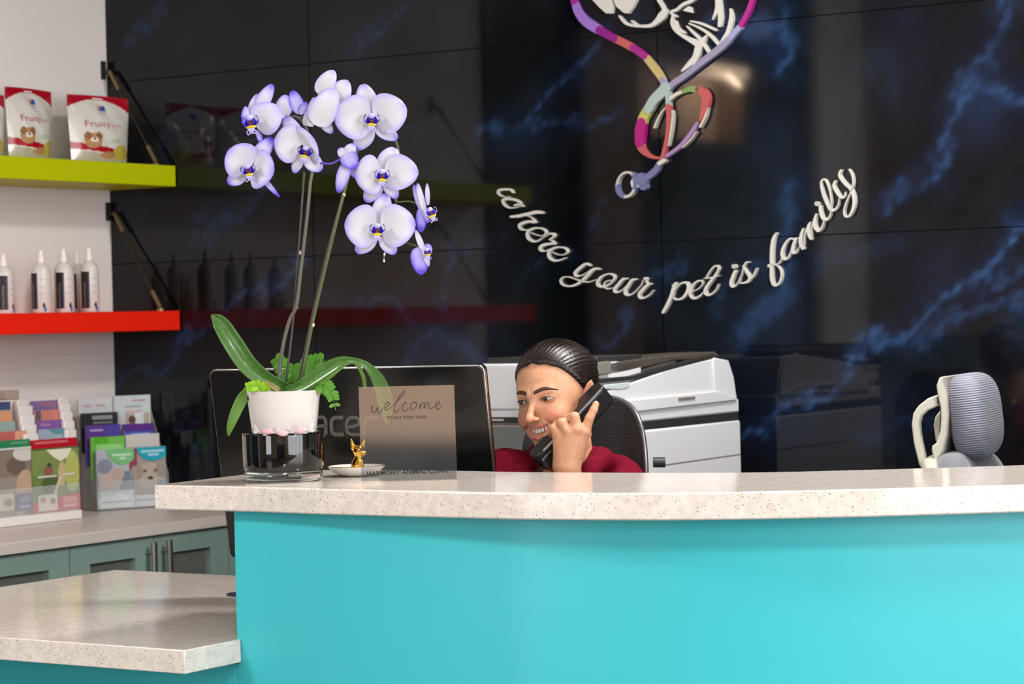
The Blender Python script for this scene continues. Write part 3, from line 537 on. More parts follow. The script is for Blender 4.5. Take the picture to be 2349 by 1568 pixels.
# ------------------------------------------------------------------ treat bags on the lime shelf
def treat_bag(px0, px1, ytop, s, label, turn=0.):
    r1, r0 = LW(px0, ytop+60, s)[1], LW(px1, ytop+60, s)[1]; h0 = hy+.0015; h1 = LW((px0+px1)/2, ytop, s)[2]
    rc, hw, H = (r0+r1)/2, abs(r1-r0)/2, h1-h0
    t = thing('treat_bag', label, 'treat bag', RM(s, rc, h0), 'treat bags on the lime shelf')
    X = (TT*math.sin(turn)+UU*math.cos(turn)); Nf = (TT*math.cos(turn)-UU*math.sin(turn))     # X runs to the bag's right, Nf faces the room
    c = RM(s, rc, h0)
    def bulge(u, v): return (1-abs(u)**2.4)*(.040*math.sin(math.pi*min(1, .12+v*.92))**.8*(1-v)**.35 if v < 1 else 0)+.0008
    def hwv(v): return hw*(.90+.10*min(1, max(0, (v-.05)/.75)))*(1 if v < .97 else 1)
    def S(u, v, off=0., sd=1): 
        wr = .0016*math.sin(u*9+v*13)*(1-abs(u))*(v < .9)
        return c+X*(u*hwv(v))+ZZ*(v*H*(1-.012*u*u))+Nf*(sd*(bulge(u, v)*(1 if sd > 0 else .55)+wr)+off)
    nu, nv = 56, 76; mb = MB()
    mb.grid(lambda a, b: S(a*2-1, b), nu, nv); mb.grid(lambda a, b: S(1-a*2, b, 0, -1), nu, 12)
    for i in range(nu*nv):
        u = (i//nv+.5)/nu*2-1; v = (i % nv+.5)/nv; k = 0
        if v > .80+.14*(1-u*u)-.02*u: k = 1
        elif v > .80+.14*(1-u*u)-.02*u-.02: k = 5
        elif .165-.05*u < v < .245-.07*u: k = 1
        elif v < .165-.05*u: k = 4 if v < .15-.05*u else 5
        if ((u+.42)/.25)**2+((v-.325)/.10)**2 < 1 and v > .22: k = 2
        if ((u+.42)/.2)**2+((v-.40)/.05)**2 < 1: k = 2
        if ((u+.58)/.09)**2+((v-.40)/.06)**2 < 1 or ((u+.24)/.09)**2+((v-.40)/.06)**2 < 1: k = 8
        if ((u+.40)/.12)**2+((v-.345)/.035)**2 < 1: k = 5
        if ((u-.62)/.36)**2+((v-.17)/.12)**2 < 1 and v > .07: k = 3
        if ((u-.1)/.3)**2+((v-.13)/.05)**2 < 1: k = 2
        if ((u-.30)/.2)**2+((v-.335)/.035)**2 < 1 and k == 0: k = 6
        if ((u+.40)/.045)**2+((v-.36)/.016)**2 < 1 or ((u+.50)/.03)**2+((v-.40)/.012)**2 < 1 or ((u+.31)/.03)**2+((v-.40)/.012)**2 < 1: k = 7
        mb.mi[i] = k
    gl = dict(rough=.22, coat=.3)
    mb.build('pouch', [mat('bag_white', 'dcd8d2', **gl), mat('bag_red', 'ad1026', **gl), mat('bag_tan', 'b98a5e', **gl), mat('bag_pear', 'c2b24a', **gl), mat('bag_foil', 'd3cdc2', .2, .35), mat('bag_cream', 'e8ddd0', **gl), mat('bag_sage', 'bfcab6', **gl), mat('bag_dark', '4a3528', **gl), mat('bag_brown', '94663c', **gl)], t, ang=70)
    sl = MB().grid(lambda a, b: S(-.10+.34*a-.1, .945+.018*b, .0006), 10, 2).build('hang_slot', mat('paper_white', 'f0eeea', .6), t, smooth=False)
    def flat(mb, kx): 
        return mb
    def printed(txt, u0, v0, hh, wdt, m, nm):
        tm = text_mb(txt, (0, 0, 0), Vector((1, 0, 0)), Vector((0, 0, 1)), 1., 0., width=None)
        if not tm.v: return
        xs = [q.x for q in tm.v]; xm = (max(xs)+min(xs))/2; ww = max(xs)-min(xs)
        tm.v = [S(u0+(q.x-xm)/ww*wdt, v0+q.z*hh, .0007) for q in tm.v]; tm.build(nm, m, t, smooth=False)
    printed('Fruity', -.22, .535, .095, .78, mat('print_red', 'b03a4c', .5), 'lettering')
    printed('snacks', .42, .545, .06, .42, mat('print_pink', 'd79aa0', .5), 'lettering')
    MB().grid(lambda a, b: S(-.1+.24*a, .775+.075*b, .0006), 3, 3).build('emblem', mat('print_blue', '2f55a8', .5), t, smooth=False)
    q = [S(-.1, .79, .0011), S(-.1, .85, .0011), S(.02, .85, .0011), S(-.05, .80, .0011)]; MB().add(q, [(0, 1, 2, 3)]).build('emblem_flash', mat('print_orange', 'd9856a', .5), t, smooth=False)
    MB().grid(lambda a, b: S(-.1+.24*a, .735+.02*b, .0006), 3, 1).build('emblem_band', mat('print_grey', 'a9aebc', .5), t, smooth=False)
    return t
treat_bag(4, 126, 203, .13, 'upright red and white treat bag on the lime shelf, far from the marble', -.12)
treat_bag(158, 291, 220, .15, 'red and white treat bag on the lime shelf nearest the marble wall', .05)
treat_bag(-112, 10, 212, .13, 'red and white treat bag cut by the left edge of the photo')
# ------------------------------------------------------------------ bottles on the red shelf
def bottle(px, ytop, s, label, facing, full=True, hscale=1., rad=.0285):
    r = LW(px, 690, s)[1]; c = RM(s, r, hr+.001); H = (LW(px, ytop, s)[2]-hr)*hscale
    t = thing('bottle', label, 'bottle', c, 'bottles on the red shelf'); wp = mat('bottle_white', 'd9d3cf', .28, coat=.2)
    MB().lathe([(rad*.93, 0), (rad, .004), (rad, H*.60), (rad*.97, H*.66), (rad*.8, H*.735), (rad*.45, H*.79), (rad*.36, H*.80), (rad*.36, H*.83), (.0001, H*.83)], c, 32).build('body', wp, t, ang=60)
    MB().lathe([(rad*.40, H*.80), (rad*.40, H*.86), (rad*.30, H*.90), (rad*.24, H*.985), (rad*.2, H), (.0001, H)], c, 20).build('nozzle_cap', mat('cap_white', 'efe9e2', .35), t, ang=60)
    base = math.atan2(NN.y, NN.x)+facing
    def patch(nm, a0, a1, v0, v1, m, off=.0004):
        return MB().grid(lambda a, b: c+Vector((math.cos(base+a0+(a1-a0)*a), math.sin(base+a0+(a1-a0)*a), 0))*(rad+off)+ZZ*(H*(v0+(v1-v0)*b)), 10, 1).build(nm, m, t)
    patch('black_label', -.55, .25, .06, .63, mat('label_black', '1e1a1b', .45)); patch('label_stripe', .25, .40, .06, .63, mat('label_navy', '383a5e', .45))
    tm = text_mb('DermAllay', (0, 0, 0), Vector((1, 0, 0)), Vector((0, 0, 1)), 1.)
    xs = [q.x for q in tm.v]; ww = max(xs)-min(xs); xm = min(xs)
    tm.v = [c+Vector((math.cos(base-.02-q.z*.16), math.sin(base-.02-q.z*.16), 0))*(rad+.0008)+ZZ*(H*(.09+(q.x-xm)/ww*.38)) for q in tm.v]
    tm.build('lettering', mat('label_print', 'b9b2ae', .5), t, smooth=False)
    for v in (.52, .40, .30): patch('fine_print', .55, 1.15, v, v+.012, mat('label_grey', 'b2aaa8', .5))
    for (v0, col_, a0) in ((.11, 'label_black', 1.02), (.05, 'label_blue', 1.15)):
        q = [c+Vector((math.cos(base+a), math.sin(base+a), 0))*(rad+.0006)+ZZ*(H*v) for a, v in ((a0-.18, v0), (a0, v0+.06), (a0+.16, v0), (a0, v0-.05))]
        MB().add(q, [(0, 1, 2, 3)]).build('label_diamond', mat(col_, '2b62b0', .45), t, smooth=False)
bottle(10, 583, .15, 'white bottle standing alone on the red shelf, farthest from the marble', .75)
bottle(96, 574, .16, 'first white bottle of the red shelf trio, black label turned aside', -.05)
bottle(148, 572, .16, 'middle white bottle of the trio on the red shelf', .35)
bottle(206, 569, .15, 'white bottle on the red shelf nearest the marble wall', .35)
bottle(178, 577, .06, 'pale bottle hidden behind the row, only its nozzle showing', .3, rad=.024)
# ------------------------------------------------------------------ brochure racks on the worktop
CLEAR = mat('clear_acrylic', 'e6eaea', .06, alpha=.22, spec=.5)
class Rack:          # a frame: O on the worktop at the front edge, e along the front edge, m facing out
    def __init__(s, p0, p1): s.O = G(*p0, HC); q = G(*p1, HC); s.e = (q-s.O).normalized(); s.m = s.e.cross(ZZ)
    def hit(s, px, py, d):
        q = PL(px, py, s.O-s.m*d, s.m); return (q-s.O).dot(s.e), q.z
    def pt(s, a, d, h): return s.O+s.e*a-s.m*d+ZZ*(h-s.O.z)
    def box(s, mb, a0, a1, d0, d1, h0, h1): return mb.hexa([s.pt(a, d, h) for h in (h0, h1) for a, d in ((a0, d0), (a1, d0), (a1, d1), (a0, d1))])
def brochure(px0, px1, yt, yb, RK, d, label, base, prints=(), th=.006):
    ra, rb = RK.hit(px0, (yt+yb)/2, d)[0], RK.hit(px1, (yt+yb)/2, d)[0]; h1 = RK.hit(px0, yt, d)[1]; h0 = max(RK.hit(px0, yb, d)[1], HC+.0265 if RK is RL else HC+.005)
    t = thing('brochure', label, 'brochure', RK.pt((ra+rb)/2, d, h0), 'brochures in the racks')
    RK.box(MB(), ra, rb, d, d+th, h0, h1).build('pages', mat('paper_'+base, base, .35), t, smooth=False)
    def at(u, v, k): return RK.pt(ra+(rb-ra)*u, d-.0004-.0003*k, h0+(h1-h0)*v)
    for k, (sh, c, a) in enumerate(prints):
        m = mat('ink_'+c, c, .35)
        if sh == 'r': u0, v0, u1, v1 = a; pts = [at(u0, v0, k), at(u1, v0, k), at(u1, v1, k), at(u0, v1, k)]
        elif sh == 'e': u, v, ru, rv = a; pts = [at(min(1, max(0, u+ru*math.cos(q))), min(1, max(0, v+rv*math.sin(q))), k) for q in np.linspace(0, 6.283, 20, endpoint=False)]
        else: pts = [at(u, v, k) for u, v in a]
        MB().add(pts, [tuple(range(len(pts)))]).build('print', m, t, smooth=False)
    return t
RR = Rack((226, 1173), (382, 1161.5)); RL = Rack((-20, 1213), (189, 1189)); st = .021; s5 = .03
# right rack, column far from the marble then near it
brochure(180, 257, 915, 1010, RR, .004+4*st, 'white leaflet in the back tier of the right rack, far column', 'd3d6da', [('r', 'c9a4ae', (.15, .8, .38, .85)), ('r', 'c9a4ae', (.52, .8, .8, .85))])
brochure(187, 271, 948, 1040, RR, .004+3*st, 'black leaflet with white heading in the right rack', '26282a', [('r', '8f9194', (.3, .83, .85, .93)), ('r', '74777a', (.32, .72, .85, .78))])
brochure(197, 277, 976, 1070, RR, .004+2*st, 'violet leaflet in the right rack below the black one', '5f3a92', [('r', '4f46a8', (.6, .6, 1, 1)), ('r', 'b79fd0', (.12, .85, .5, .9))])
brochure(209, 287, 1003, 1100, RR, .004+st, 'bright green leaflet in the right rack', '6fc04f', [('r', '58b02a', (.1, .84, .5, 1)), ('r', '9adb86', (.15, .55, .95, .82))])
brochure(222, 308, 1032, 1172, RR, .004, 'front leaflet with green half disc and cat picture, right rack', 'b4bcc6', [('r', 'd9e6ee', (0, 0, 1, .3)), ('r', '7487a0', (.6, .3, 1, .62)), ('e', 'c9b6ae', (.36, .48, .3, .16)), ('e', 'bfa9a2', (.58, .58, .16, .1)), ('e', '8b94a8', (.22, .72, .2, .12)), ('p', '7cc283', [(.25, 1), (1, 1), (1, .82), (.85, .75), (.65, .73), (.45, .78), (.32, .88)]), ('r', 'c4e6c4', (.42, .88, .92, .92)), ('r', 'c4e6c4', (.6, .82, .78, .86)), ('p', 'e6edf3', [(0, .02), (1, .02), (1, .18), (.6, .25), (0, .2)]), ('r', 'b9c2cc', (.12, .1, .9, .13))])
brochure(262, 346, 908, 1010, RR, .004+4*st, 'pale leaflet with pink heading in the back tier, near the marble', 'c9d3d8', [('r', 'd8929f', (.3, .62, .75, .65)), ('r', '9aa9b4', (.3, .73, .75, .77)), ('r', 'b5a79d', (.3, .2, .95, .6)), ('r', 'd9dde0', (.55, .2, .8, .6)), ('e', '5d4a40', (.48, .45, .1, .09)), ('e', '9c4a52', (.5, .32, .12, .06)), ('r', 'c9909a', (.5, .87, .85, .9))])
brochure(283, 354, 973, 1050, RR, .004+2.6*st, 'indigo and violet leaflet in the right rack, near column', '4b3a94', [('r', '5a2f8a', (0, .8, 1, 1)), ('r', '4b56b8', (.05, .5, 1, .78)), ('r', 'a9b0e0', (.25, .62, .85, .72))])
brochure(289, 366, 997, 1080, RR, .004+1.3*st, 'plain off-white leaflet in the right rack, near column', 'cfcdc9', [('r', 'bfc3c6', (.3, .6, .95, .66))])
brochure(297, 381, 1027, 1168, RR, .004, 'front leaflet with turquoise disc and pale dog, right rack', 'a39a94', [('r', '8e4a5a', (0, .62, .22, 1)), ('e', 'b9aba0', (.55, .52, .36, .22)), ('e', 'a3958a', (.2, .58, .18, .12)), ('e', 'a09286', (.86, .6, .14, .12)), ('e', '3a3230', (.57, .47, .07, .035)), ('e', '5a4c44', (.42, .6, .05, .02)), ('e', '5a4c44', (.7, .6, .05, .02)), ('r', '8aa3bf', (.75, .28, 1, .44)), ('p', '2aa3be', [(.18, 1), (1, 1), (1, .84), (.85, .78), (.6, .76), (.4, .8), (.26, .88)]), ('r', 'a6dbe6', (.32, .91, .95, .95)), ('r', 'a6dbe6', (.5, .85, .8, .89)), ('r', 'd4dbe2', (0, 0, 1, .2)), ('r', 'aab3bd', (.12, .1, .7, .13))])
rk = thing('brochure_rack', 'clear acrylic tiered brochure rack on the worktop nearest the marble', 'rack', RR.pt(.15, .08, HC))
W_ = RR.hit(383, 1160, 0)[0]; MID = RR.hit(309, 1166, 0)[0]
RR.box(MB(), 0, W_, -.012, 4.7*st, HC+.0008, HC+.004).build('base', CLEAR, rk, smooth=False)
for q in (0, MID, W_):
    MB().prism([RR.pt(q-.0015, a, h) for a, h in ((-.012, HC+.004), (-.012, HC+.10), (st, HC+.16), (2*st, HC+.20), (3*st, HC+.24), (4.5*st, HC+.30), (4.7*st, HC+.004))], RR.e*.003).build('side_panel', CLEAR, rk, smooth=False)
for k in range(5): RR.box(MB(), .003, W_-.003, .0015+k*st, k*st-.0005, HC+.005+.02*k, HC+.085+.035*k).build('tier_front', CLEAR, rk, smooth=False)
# left rack, white with stepped sides
F0 = .03
brochure(-70, 72, 1034, 1186, RL, F0, 'front magazine with cat picture and violet corner, left rack', '9b9088', [('r', '8b7d72', (0, .55, 1, 1)), ('e', '6f6259', (.75, .72, .16, .14)), ('e', 'c0a48e', (.9, .35, .16, .3)), ('e', 'd5cfca', (.9, .9, .2, .12)), ('r', '5d5a8c', (.72, .02, 1, .28)), ('r', '8c8ab0', (.8, .14, .96, .24)), ('r', 'a5a3c2', (.8, .05, .96, .10)), ('r', 'd9d2c8', (.45, .04, .7, .30)), ('e', 'a39080', (.6, .16, .08, .06)), ('r', 'cfd9d6', (.3, .97, 1, 1))])
brochure(74, 182, 1034, 1181, RL, F0, 'front magazine with a walker on grass and red corner, left rack', '7f9455', [('r', '6f8a4c', (0, .2, 1, .6)), ('e', 'b9c06c', (.85, .62, .16, .34)), ('p', 'e9e9d2', [(.3, 1), (.85, 1), (.75, .86), (.6, .8), (.45, .88)]), ('e', '55663f', (.38, .42, .2, .16)), ('e', '4a4f3a', (.36, .74, .05, .05)), ('e', '9c5a55', (.34, .66, .09, .06)), ('e', 'c9b487', (.62, .6, .09, .2)), ('p', 'd2cbb0', [(.42, .28), (.5, .28), (.62, .55), (.56, .56)]), ('r', 'd6dccb', (.1, .555, .5, .585)), ('r', 'd6dccb', (.62, .565, .9, .595)), ('r', 'd23c46', (0, .0, 1, .17)), ('p', 'd23c46', [(.55, .17), (1, .2), (1, .26), (.55, .24)]), ('r', 'e9e4dc', (.1, .02, .5, .28)), ('e', 'b9a595', (.2, .2, .07, .05)), ('e', 'a8977f', (.4, .17, .06, .05)), ('r', 'ee9aa0', (.62, .12, .92, .22)), ('r', 'f0b0b4', (.62, .05, .92, .10))])
for px0, px1, yt, k, lab, c, pr in (
 (71, 177, 1010, 1, 'magazine with a red heading strip behind the grassy one', 'c4192c', [('r', 'd5707a', (.08, .86, .8, .94)), ('r', '4f6b3a', (0, 0, 1, .72))]),
 (-40, 69, 1014, 1, 'magazine with a green heading strip in the left rack', '2f8c5a', [('r', '6aa788', (.6, .86, .95, .94)), ('r', '5f5348', (0, 0, 1, .74))]),
 (92, 150, 985, 2, 'pale blue leaflet with teal corner in the left rack', 'a5b8cc', [('p', '5f9ba6', [(.3, 1), (1, 1), (1, .8), (.6, .82)])]),
 (88, 144, 965, 3, 'lilac leaflet below the coral one, left rack', '8d5fa8', [('r', 'b98ab4', (.1, .82, .5, .9))]),
 (82, 139, 942, 4, 'coral leaflet in the left rack, near column', 'd98a80', [('r', '6d6a74', (0, 0, .22, 1))]),
 (74, 134, 920, 5, 'topmost mauve leaflet in the left rack, near column', '8a74a4', [('r', 'a87896', (.3, .82, .9, .95))]),
 (-30, 62, 993, 2, 'leaflet with red and peach heading, left rack', 'c96a66', [('r', 'e3a284', (.7, .7, 1, 1)), ('r', 'd8cdc8', (0, 0, 1, .72))]),
 (-40, 35, 970, 3, 'grey green leaflet in the left rack, far column', '9db3ae', []),
 (-40, 29, 946, 4, 'peach leaflet in the left rack, far column', 'e0a27c', []),
 (-40, 25, 924, 5, 'navy topped leaflet in the left rack, far column', '4a5680', [('r', 'a9a79c', (0, 0, 1, .74))])):
    brochure(px0, px1, yt, yt+72, RL, F0+k*s5, lab, c, pr)
lk = thing('brochure_rack', 'white stepped brochure rack on the worktop by the left edge', 'rack', RL.pt(.15, .1, HC))
WAC = mat('white_rack', 'f0ecea', .2, coat=.3)
ra, rb = RL.hit(-90, 1200, 0)[0], RL.hit(189, 1189, 0)[0]
RL.box(MB(), ra, rb, 0, F0+6*s5, HC+.0008, HC+.0255).build('base', WAC, lk, bevel=.002)
def dv_(px, wpx, ys):
    for k, y in enumerate(ys):
        d = F0+(k+1.15)*s5+.008; a, b = RL.hit(px-k*4.5, y+30, d)[0], RL.hit(px-k*4.5+wpx, y+30, d)[0]
        RL.box(MB(), a, b, d, d+.014, HC+.0255, RL.hit(px, y, d)[1]).build('divider', WAC, lk, bevel=.003)
dv_(153, 24, (986, 965, 945, 925, 912)); dv_(58, 32, (996, 974, 952, 930, 916))
d6 = F0+6.2*s5
RL.box(MB(), ra, RL.hit(150, 960, d6)[0], d6, d6+.003, HC+.0255, RL.hit(75, 914, d6)[1]).build('back_panel', WAC, lk, smooth=False)
RL.box(MB(), ra, RL.hit(182, 1150, .025)[0], .022, .0245, HC+.0255, HC+.10).build('front_pane', CLEAR, lk, smooth=False)
wp_ = LW(-4, 917, 0); wq = LW(27, 894, 0)
o = MB().rm(.001, .03, wq[1], wp_[1], wp_[2], wq[2]).build('wall_plate', mat('plate_beige', 'b8a79a', .5), None, bevel=.003)
tag(o, 'small beige wall box above the left brochure rack', 'wall box')
# ------------------------------------------------------------------ signed-distance modelling: smooth unions turned into one quad mesh
def surface_nets(f, lo, hi, h):
    lo = np.array(lo, np.float32); n = [int(math.ceil((hi[i]-lo[i])/h))+1 for i in range(3)]
    ax = [(lo[i]+h*np.arange(n[i])).astype(np.float32) for i in range(3)]
    X, Y, Z = np.meshgrid(*ax, indexing='ij', sparse=False)
    D = f(X, Y, Z); del X, Y, Z
    S = D < 0
    c = [D[i:n[0]-1+i, j:n[1]-1+j, k:n[2]-1+k] for i in (0, 1) for j in (0, 1) for k in (0, 1)]
    sc = sum((q < 0).astype(np.int8) for q in c); act = (sc > 0) & (sc < 8); idx = np.argwhere(act)
    vid = -np.ones(act.shape, np.int64); vid[act] = np.arange(len(idx))
    cv = np.stack([q[act] for q in c], 1); off = np.array([(i, j, k) for i in (0, 1) for j in (0, 1) for k in (0, 1)], float)
    acc = np.zeros((len(idx), 3)); cnt = np.zeros(len(idx))
    for a in range(8):
        for b in range(a+1, 8):
            if abs(off[a]-off[b]).sum() == 1:
                m = (cv[:, a] < 0) != (cv[:, b] < 0); t = np.where(m, cv[:, a]/(cv[:, a]-cv[:, b]+1e-12), 0)
                acc[m] += (off[a]+(off[b]-off[a])*t[:, None])[m]; cnt[m] += 1
    V = lo+(idx+acc/cnt[:, None])*h; F = []
    for d in range(3):
        u, v = (d+1) % 3, (d+2) % 3
        s0 = [slice(0, n[0]), slice(0, n[1]), slice(0, n[2])]; s1 = list(s0); s0[d] = slice(0, n[d]-1); s1[d] = slice(1, n[d])
        e = np.argwhere(S[tuple(s0)] != S[tuple(s1)]); e = e[(e[:, u] > 0) & (e[:, v] > 0) & (e[:, u] < n[u]-1) & (e[:, v] < n[v]-1)]
        if not len(e): continue
        q = []
        for a, b in ((-1, -1), (0, -1), (0, 0), (-1, 0)):
            z = e.copy(); z[:, u] += a; z[:, v] += b; q.append(vid[z[:, 0], z[:, 1], z[:, 2]])
        q = np.stack(q, 1); fl = S[tuple(s0)][tuple(e.T)]; q[~fl] = q[~fl][:, ::-1]; F.append(q)
    return V, np.concatenate(F)
def np_obj(name, V, F, m, parent, xf=None, smooth_it=0, mi=None):
    if smooth_it:
        E = np.concatenate([F[:, [0, 1]], F[:, [1, 2]], F[:, [2, 3]], F[:, [3, 0]]]); E = np.concatenate([E, E[:, ::-1]])
        deg = np.bincount(E[:, 0], minlength=len(V))[:, None]
        for _ in range(smooth_it):
            A = np.stack([np.bincount(E[:, 0], V[E[:, 1], k], len(V)) for k in range(3)], 1)/np.maximum(deg, 1); V = V*.5+A*.5
    org = ORG[parent] if parent else Vector((0, 0, 0))
    if xf is not None: V = V@np.array(xf.to_3x3()).T+np.array(xf.translation)
    me = bpy.data.meshes.new(name); me.vertices.add(len(V)); me.vertices.foreach_set('co', (V-np.array(org)).astype(np.float32).ravel())
    me.loops.add(F.size); me.loops.foreach_set('vertex_index', F.ravel().astype(np.int32)); me.polygons.add(len(F))
    me.polygons.foreach_set('loop_start', np.arange(0, F.size, F.shape[1], dtype=np.int32)); me.update(calc_edges=True)
    for x in (m if isinstance(m, (list, tuple)) else [m]): me.materials.append(x)
    if mi is not None: me.polygons.foreach_set('material_index', mi.astype(np.int32))
    me.shade_smooth(); o = bpy.data.objects.new(name, me); col.objects.link(o)
    if parent: o.parent = parent
    ORG[o] = org; return o
def smin(a, b, k):
    h = np.clip(.5+.5*(b-a)/k, 0, 1); return b+(a-b)*h-k*h*(1-h)
def smax(a, b, k): return -smin(-a, -b, k)
def sEll(X, Y, Z, c, r):
    x, y, z = (X-c[0])/r[0], (Y-c[1])/r[1], (Z-c[2])/r[2]; k0 = np.sqrt(x*x+y*y+z*z)+1e-9
    k1 = np.sqrt((x/r[0])**2+(y/r[1])**2+(z/r[2])**2)+1e-9; return k0*(k0-1)/k1
def sCap(X, Y, Z, a, b, ra, rb):
    a = np.array(a, float); b = np.array(b, float); d = b-a; L = d@d
    t = np.clip(((X-a[0])*d[0]+(Y-a[1])*d[1]+(Z-a[2])*d[2])/L, 0, 1)
    return np.sqrt((X-a[0]-t*d[0])**2+(Y-a[1]-t*d[1])**2+(Z-a[2]-t*d[2])**2)-(ra+(rb-ra)*t)
# ------------------------------------------------------------------ things on the counter
EX, EZ = CR.copy(), CU.copy()
VB = G(643, 1108, HU); VC = VB+Vector((0, .0735, 0)); VY = VC.y; PM = FPX/VY     # px per metre at the vase
vs_ = thing('vase', 'low black glass bowl with clear base holding the white flower pot', 'bowl', VC)
MB().lathe([(.0735, .021), (.0755, .03), (.0765, .05), (.0768, .088), (.0762, .0915), (.0735, .0925), (.0708, .0915), (.0695, .085), (.069, .024), (.0001, .0235)], VC, 64, cap=False).build('bowl', mat('black_glass', '040406', .03, coat=.6), vs_, ang=60)
MB().lathe([(.0001, .0005), (.066, .0005), (.071, .002), (.0735, .008), (.0738, .019), (.0725, .0205), (.0001, .0205)], VC, 64, cap=False).build('clear_base', mat('clear_glass', 'e9efec', .03, trans=1., ior=1.48), vs_, ang=60)
po = thing('potted_orchid', 'white and violet orchid with arching flower stems in a white pot', 'orchid', VC+ZZ*.025)
PH = .170
pot_c = VC+ZZ*.0245+(P(652, 900, VY)-P(643, 900, VY))*.4
MB().lathe([(.0001, 0), (.050, 0), (.0535, .004), (.0695, PH-.0245-.002), (.0700, PH-.0245), (.0665, PH-.0245), (.064, PH-.04), (.0001, PH-.045)], pot_c, 64, cap=False).build('pot', mat('white_ceramic', 'd6d3d1', .12, coat=.4), po, ang=60)
sm = MB()
for k in range(60):
    a, r = rng.uniform(0, 6.28), .06*math.sqrt(rng.uniform(0, 1)); sm.box(pot_c+Vector((r*math.cos(a), r*math.sin(a), PH-.045+rng.uniform(.002, .008))), (.02, .011, .008), (Vector((math.cos(a*3), math.sin(a*3), .2)).normalized(), Vector((-math.sin(a*3), math.cos(a*3), .1)).normalized(), ZZ))
tag(sm.build('bark_chips', mat('bark', '4a3323', .9), po, smooth=False), kind='stuff')
def V3(x, y, d=0.): return P(x, y, VY+d)
GST = mat('orchid_stem', '49542f', .45); DST = mat('stake', '34332f', .4); GRY = mat('stem_grey', '57544a', .5)
def stem(nm, pts, rad, m, par=po):
    p = cr([tuple(V3(*q)) for q in pts], 6); r = np.interp(np.linspace(0, 1, len(p)), np.linspace(0, 1, len(rad)), rad)
    return MB().tube(p, list(r), 8).build(nm, m, par)
stem('flower_stem', [(636,895,.0),(648,800,.0),(664,735,.0),(680,700,-.004),(690,620,-.004),(704,500,-.004),(712,420,.004),(716,390,.012),(712,340,.02),(700,290,.02),(680,268,.02),(655,275,.02),(640,300,.015)], [.0036,.0036,.0034,.003,.0028,.0022], GRY)
stem('stake', [(654,893,.005),(672,740,.004),(686,560,.002),(698,395,.004)], [.0022], DST)
stem('flower_stem', [(690,880,.0),(716,745,.0),(752,590,.0),(790,440,.0),(812,365,.008),(835,320,.02),(870,300,.025),(900,312,.02),(914,345,.018),(918,400,.02),(905,480,.025),(890,560,.02),(882,582,.01),(880,598,0)], [.0032,.003,.0028,.0026,.0024,.002,.0013], GST)
stem('stake', [(684,885,.004),(712,745,.004),(748,590,.004),(788,442,.004)], [.0024], DST)
for x, y in ((680, 704), (718, 745), (641, 856), (690, 580), (789, 446)):
    MB().ell(V3(x, y), (.0034, .0034, .0046), None, 10, 8).build('stem_node', mat('node_pale', 'c2b9a2', .5), po)
for x, y in ((882, 583), (881, 598)): MB().ell(V3(x, y, -.002), (.0022, .0022, .003), None, 8, 6).build('bud', mat('bud_pale', 'd8d2c4', .5), po)
PET = mat('orchid_petal', 'f3f2f4', .5, sss=.15, sheen=.2); N_, L_, B_ = nodes(PET)
at_ = nd(PET, 'ShaderNodeAttribute', attribute_name='rim'); rp = ramp(PET, at_.outputs['Fac'], [(0, lin('cbc9d0')), (.22, lin('c5c2d6')), (.55, lin('a79de2')), (1, lin('5a42d0'))]); L_.new(rp.outputs[0], B_.inputs['Base Color'])
VIO = mat('lip_violet', '2a08b4', .4); YEL = mat('lip_yellow', 'c9b81a', .45); MAR = mat('lip_maroon', '6a2410', .5); PALE = mat('lip_pale', 'b7aef0', .45)
def petal(fl, x, y, ang, L, Wd, tilt=0., violet=0., round_=True, d=0., curl=.12, tip=0., nm='petal'):
    a = math.radians(ang); dr = CR*math.cos(a)+CU*math.sin(a); ac_ = -CR*math.sin(a)+CU*math.cos(a)
    fw = -CF; L /= PM; Wd /= PM; b = V3(x, y, d); dr2 = (dr*math.cos(tilt)+fw*math.sin(tilt)); n2 = (fw*math.cos(tilt)-dr*math.sin(tilt))
    nu, nv = 16, 12; rim = []
    def w(u):
        if round_: return max(0, math.sin(math.pi*min(1, u**.72*.985+.012)))**.5
        return (max(0, math.sin(math.pi*min(1, u**.95*.93+.05)))**.5)*(1-.12*u)
    def fn(u, v):
        vv = v*2-1; ww = w(u)*Wd/2
        e = abs(vv)**2.4; e = max(e, (max(0, u-.55)/.45)**1.5); rim.append(min(1, violet+.72*e*(.55+.45*u)+.35*violet*u+tip*max(0, u-.6)))
        rip = .010*L*math.sin(u*7+vv*5+ang)*abs(vv)
        return b+dr2*(L*u)+ac_*(ww*vv)+n2*(L*curl*math.sin(math.pi*u)*.6+ww*.30*(1-vv*vv)*u-ww*.10*math.cos(vv*3)-L*.06*u*u+rip)
    o = MB().grid(fn, nu, nv).build(nm, PET, fl, ang=180)
    at = o.data.attributes.new('rim', 'FLOAT', 'POINT'); at.data.foreach_set('value', np.array(rim, np.float32)); return o
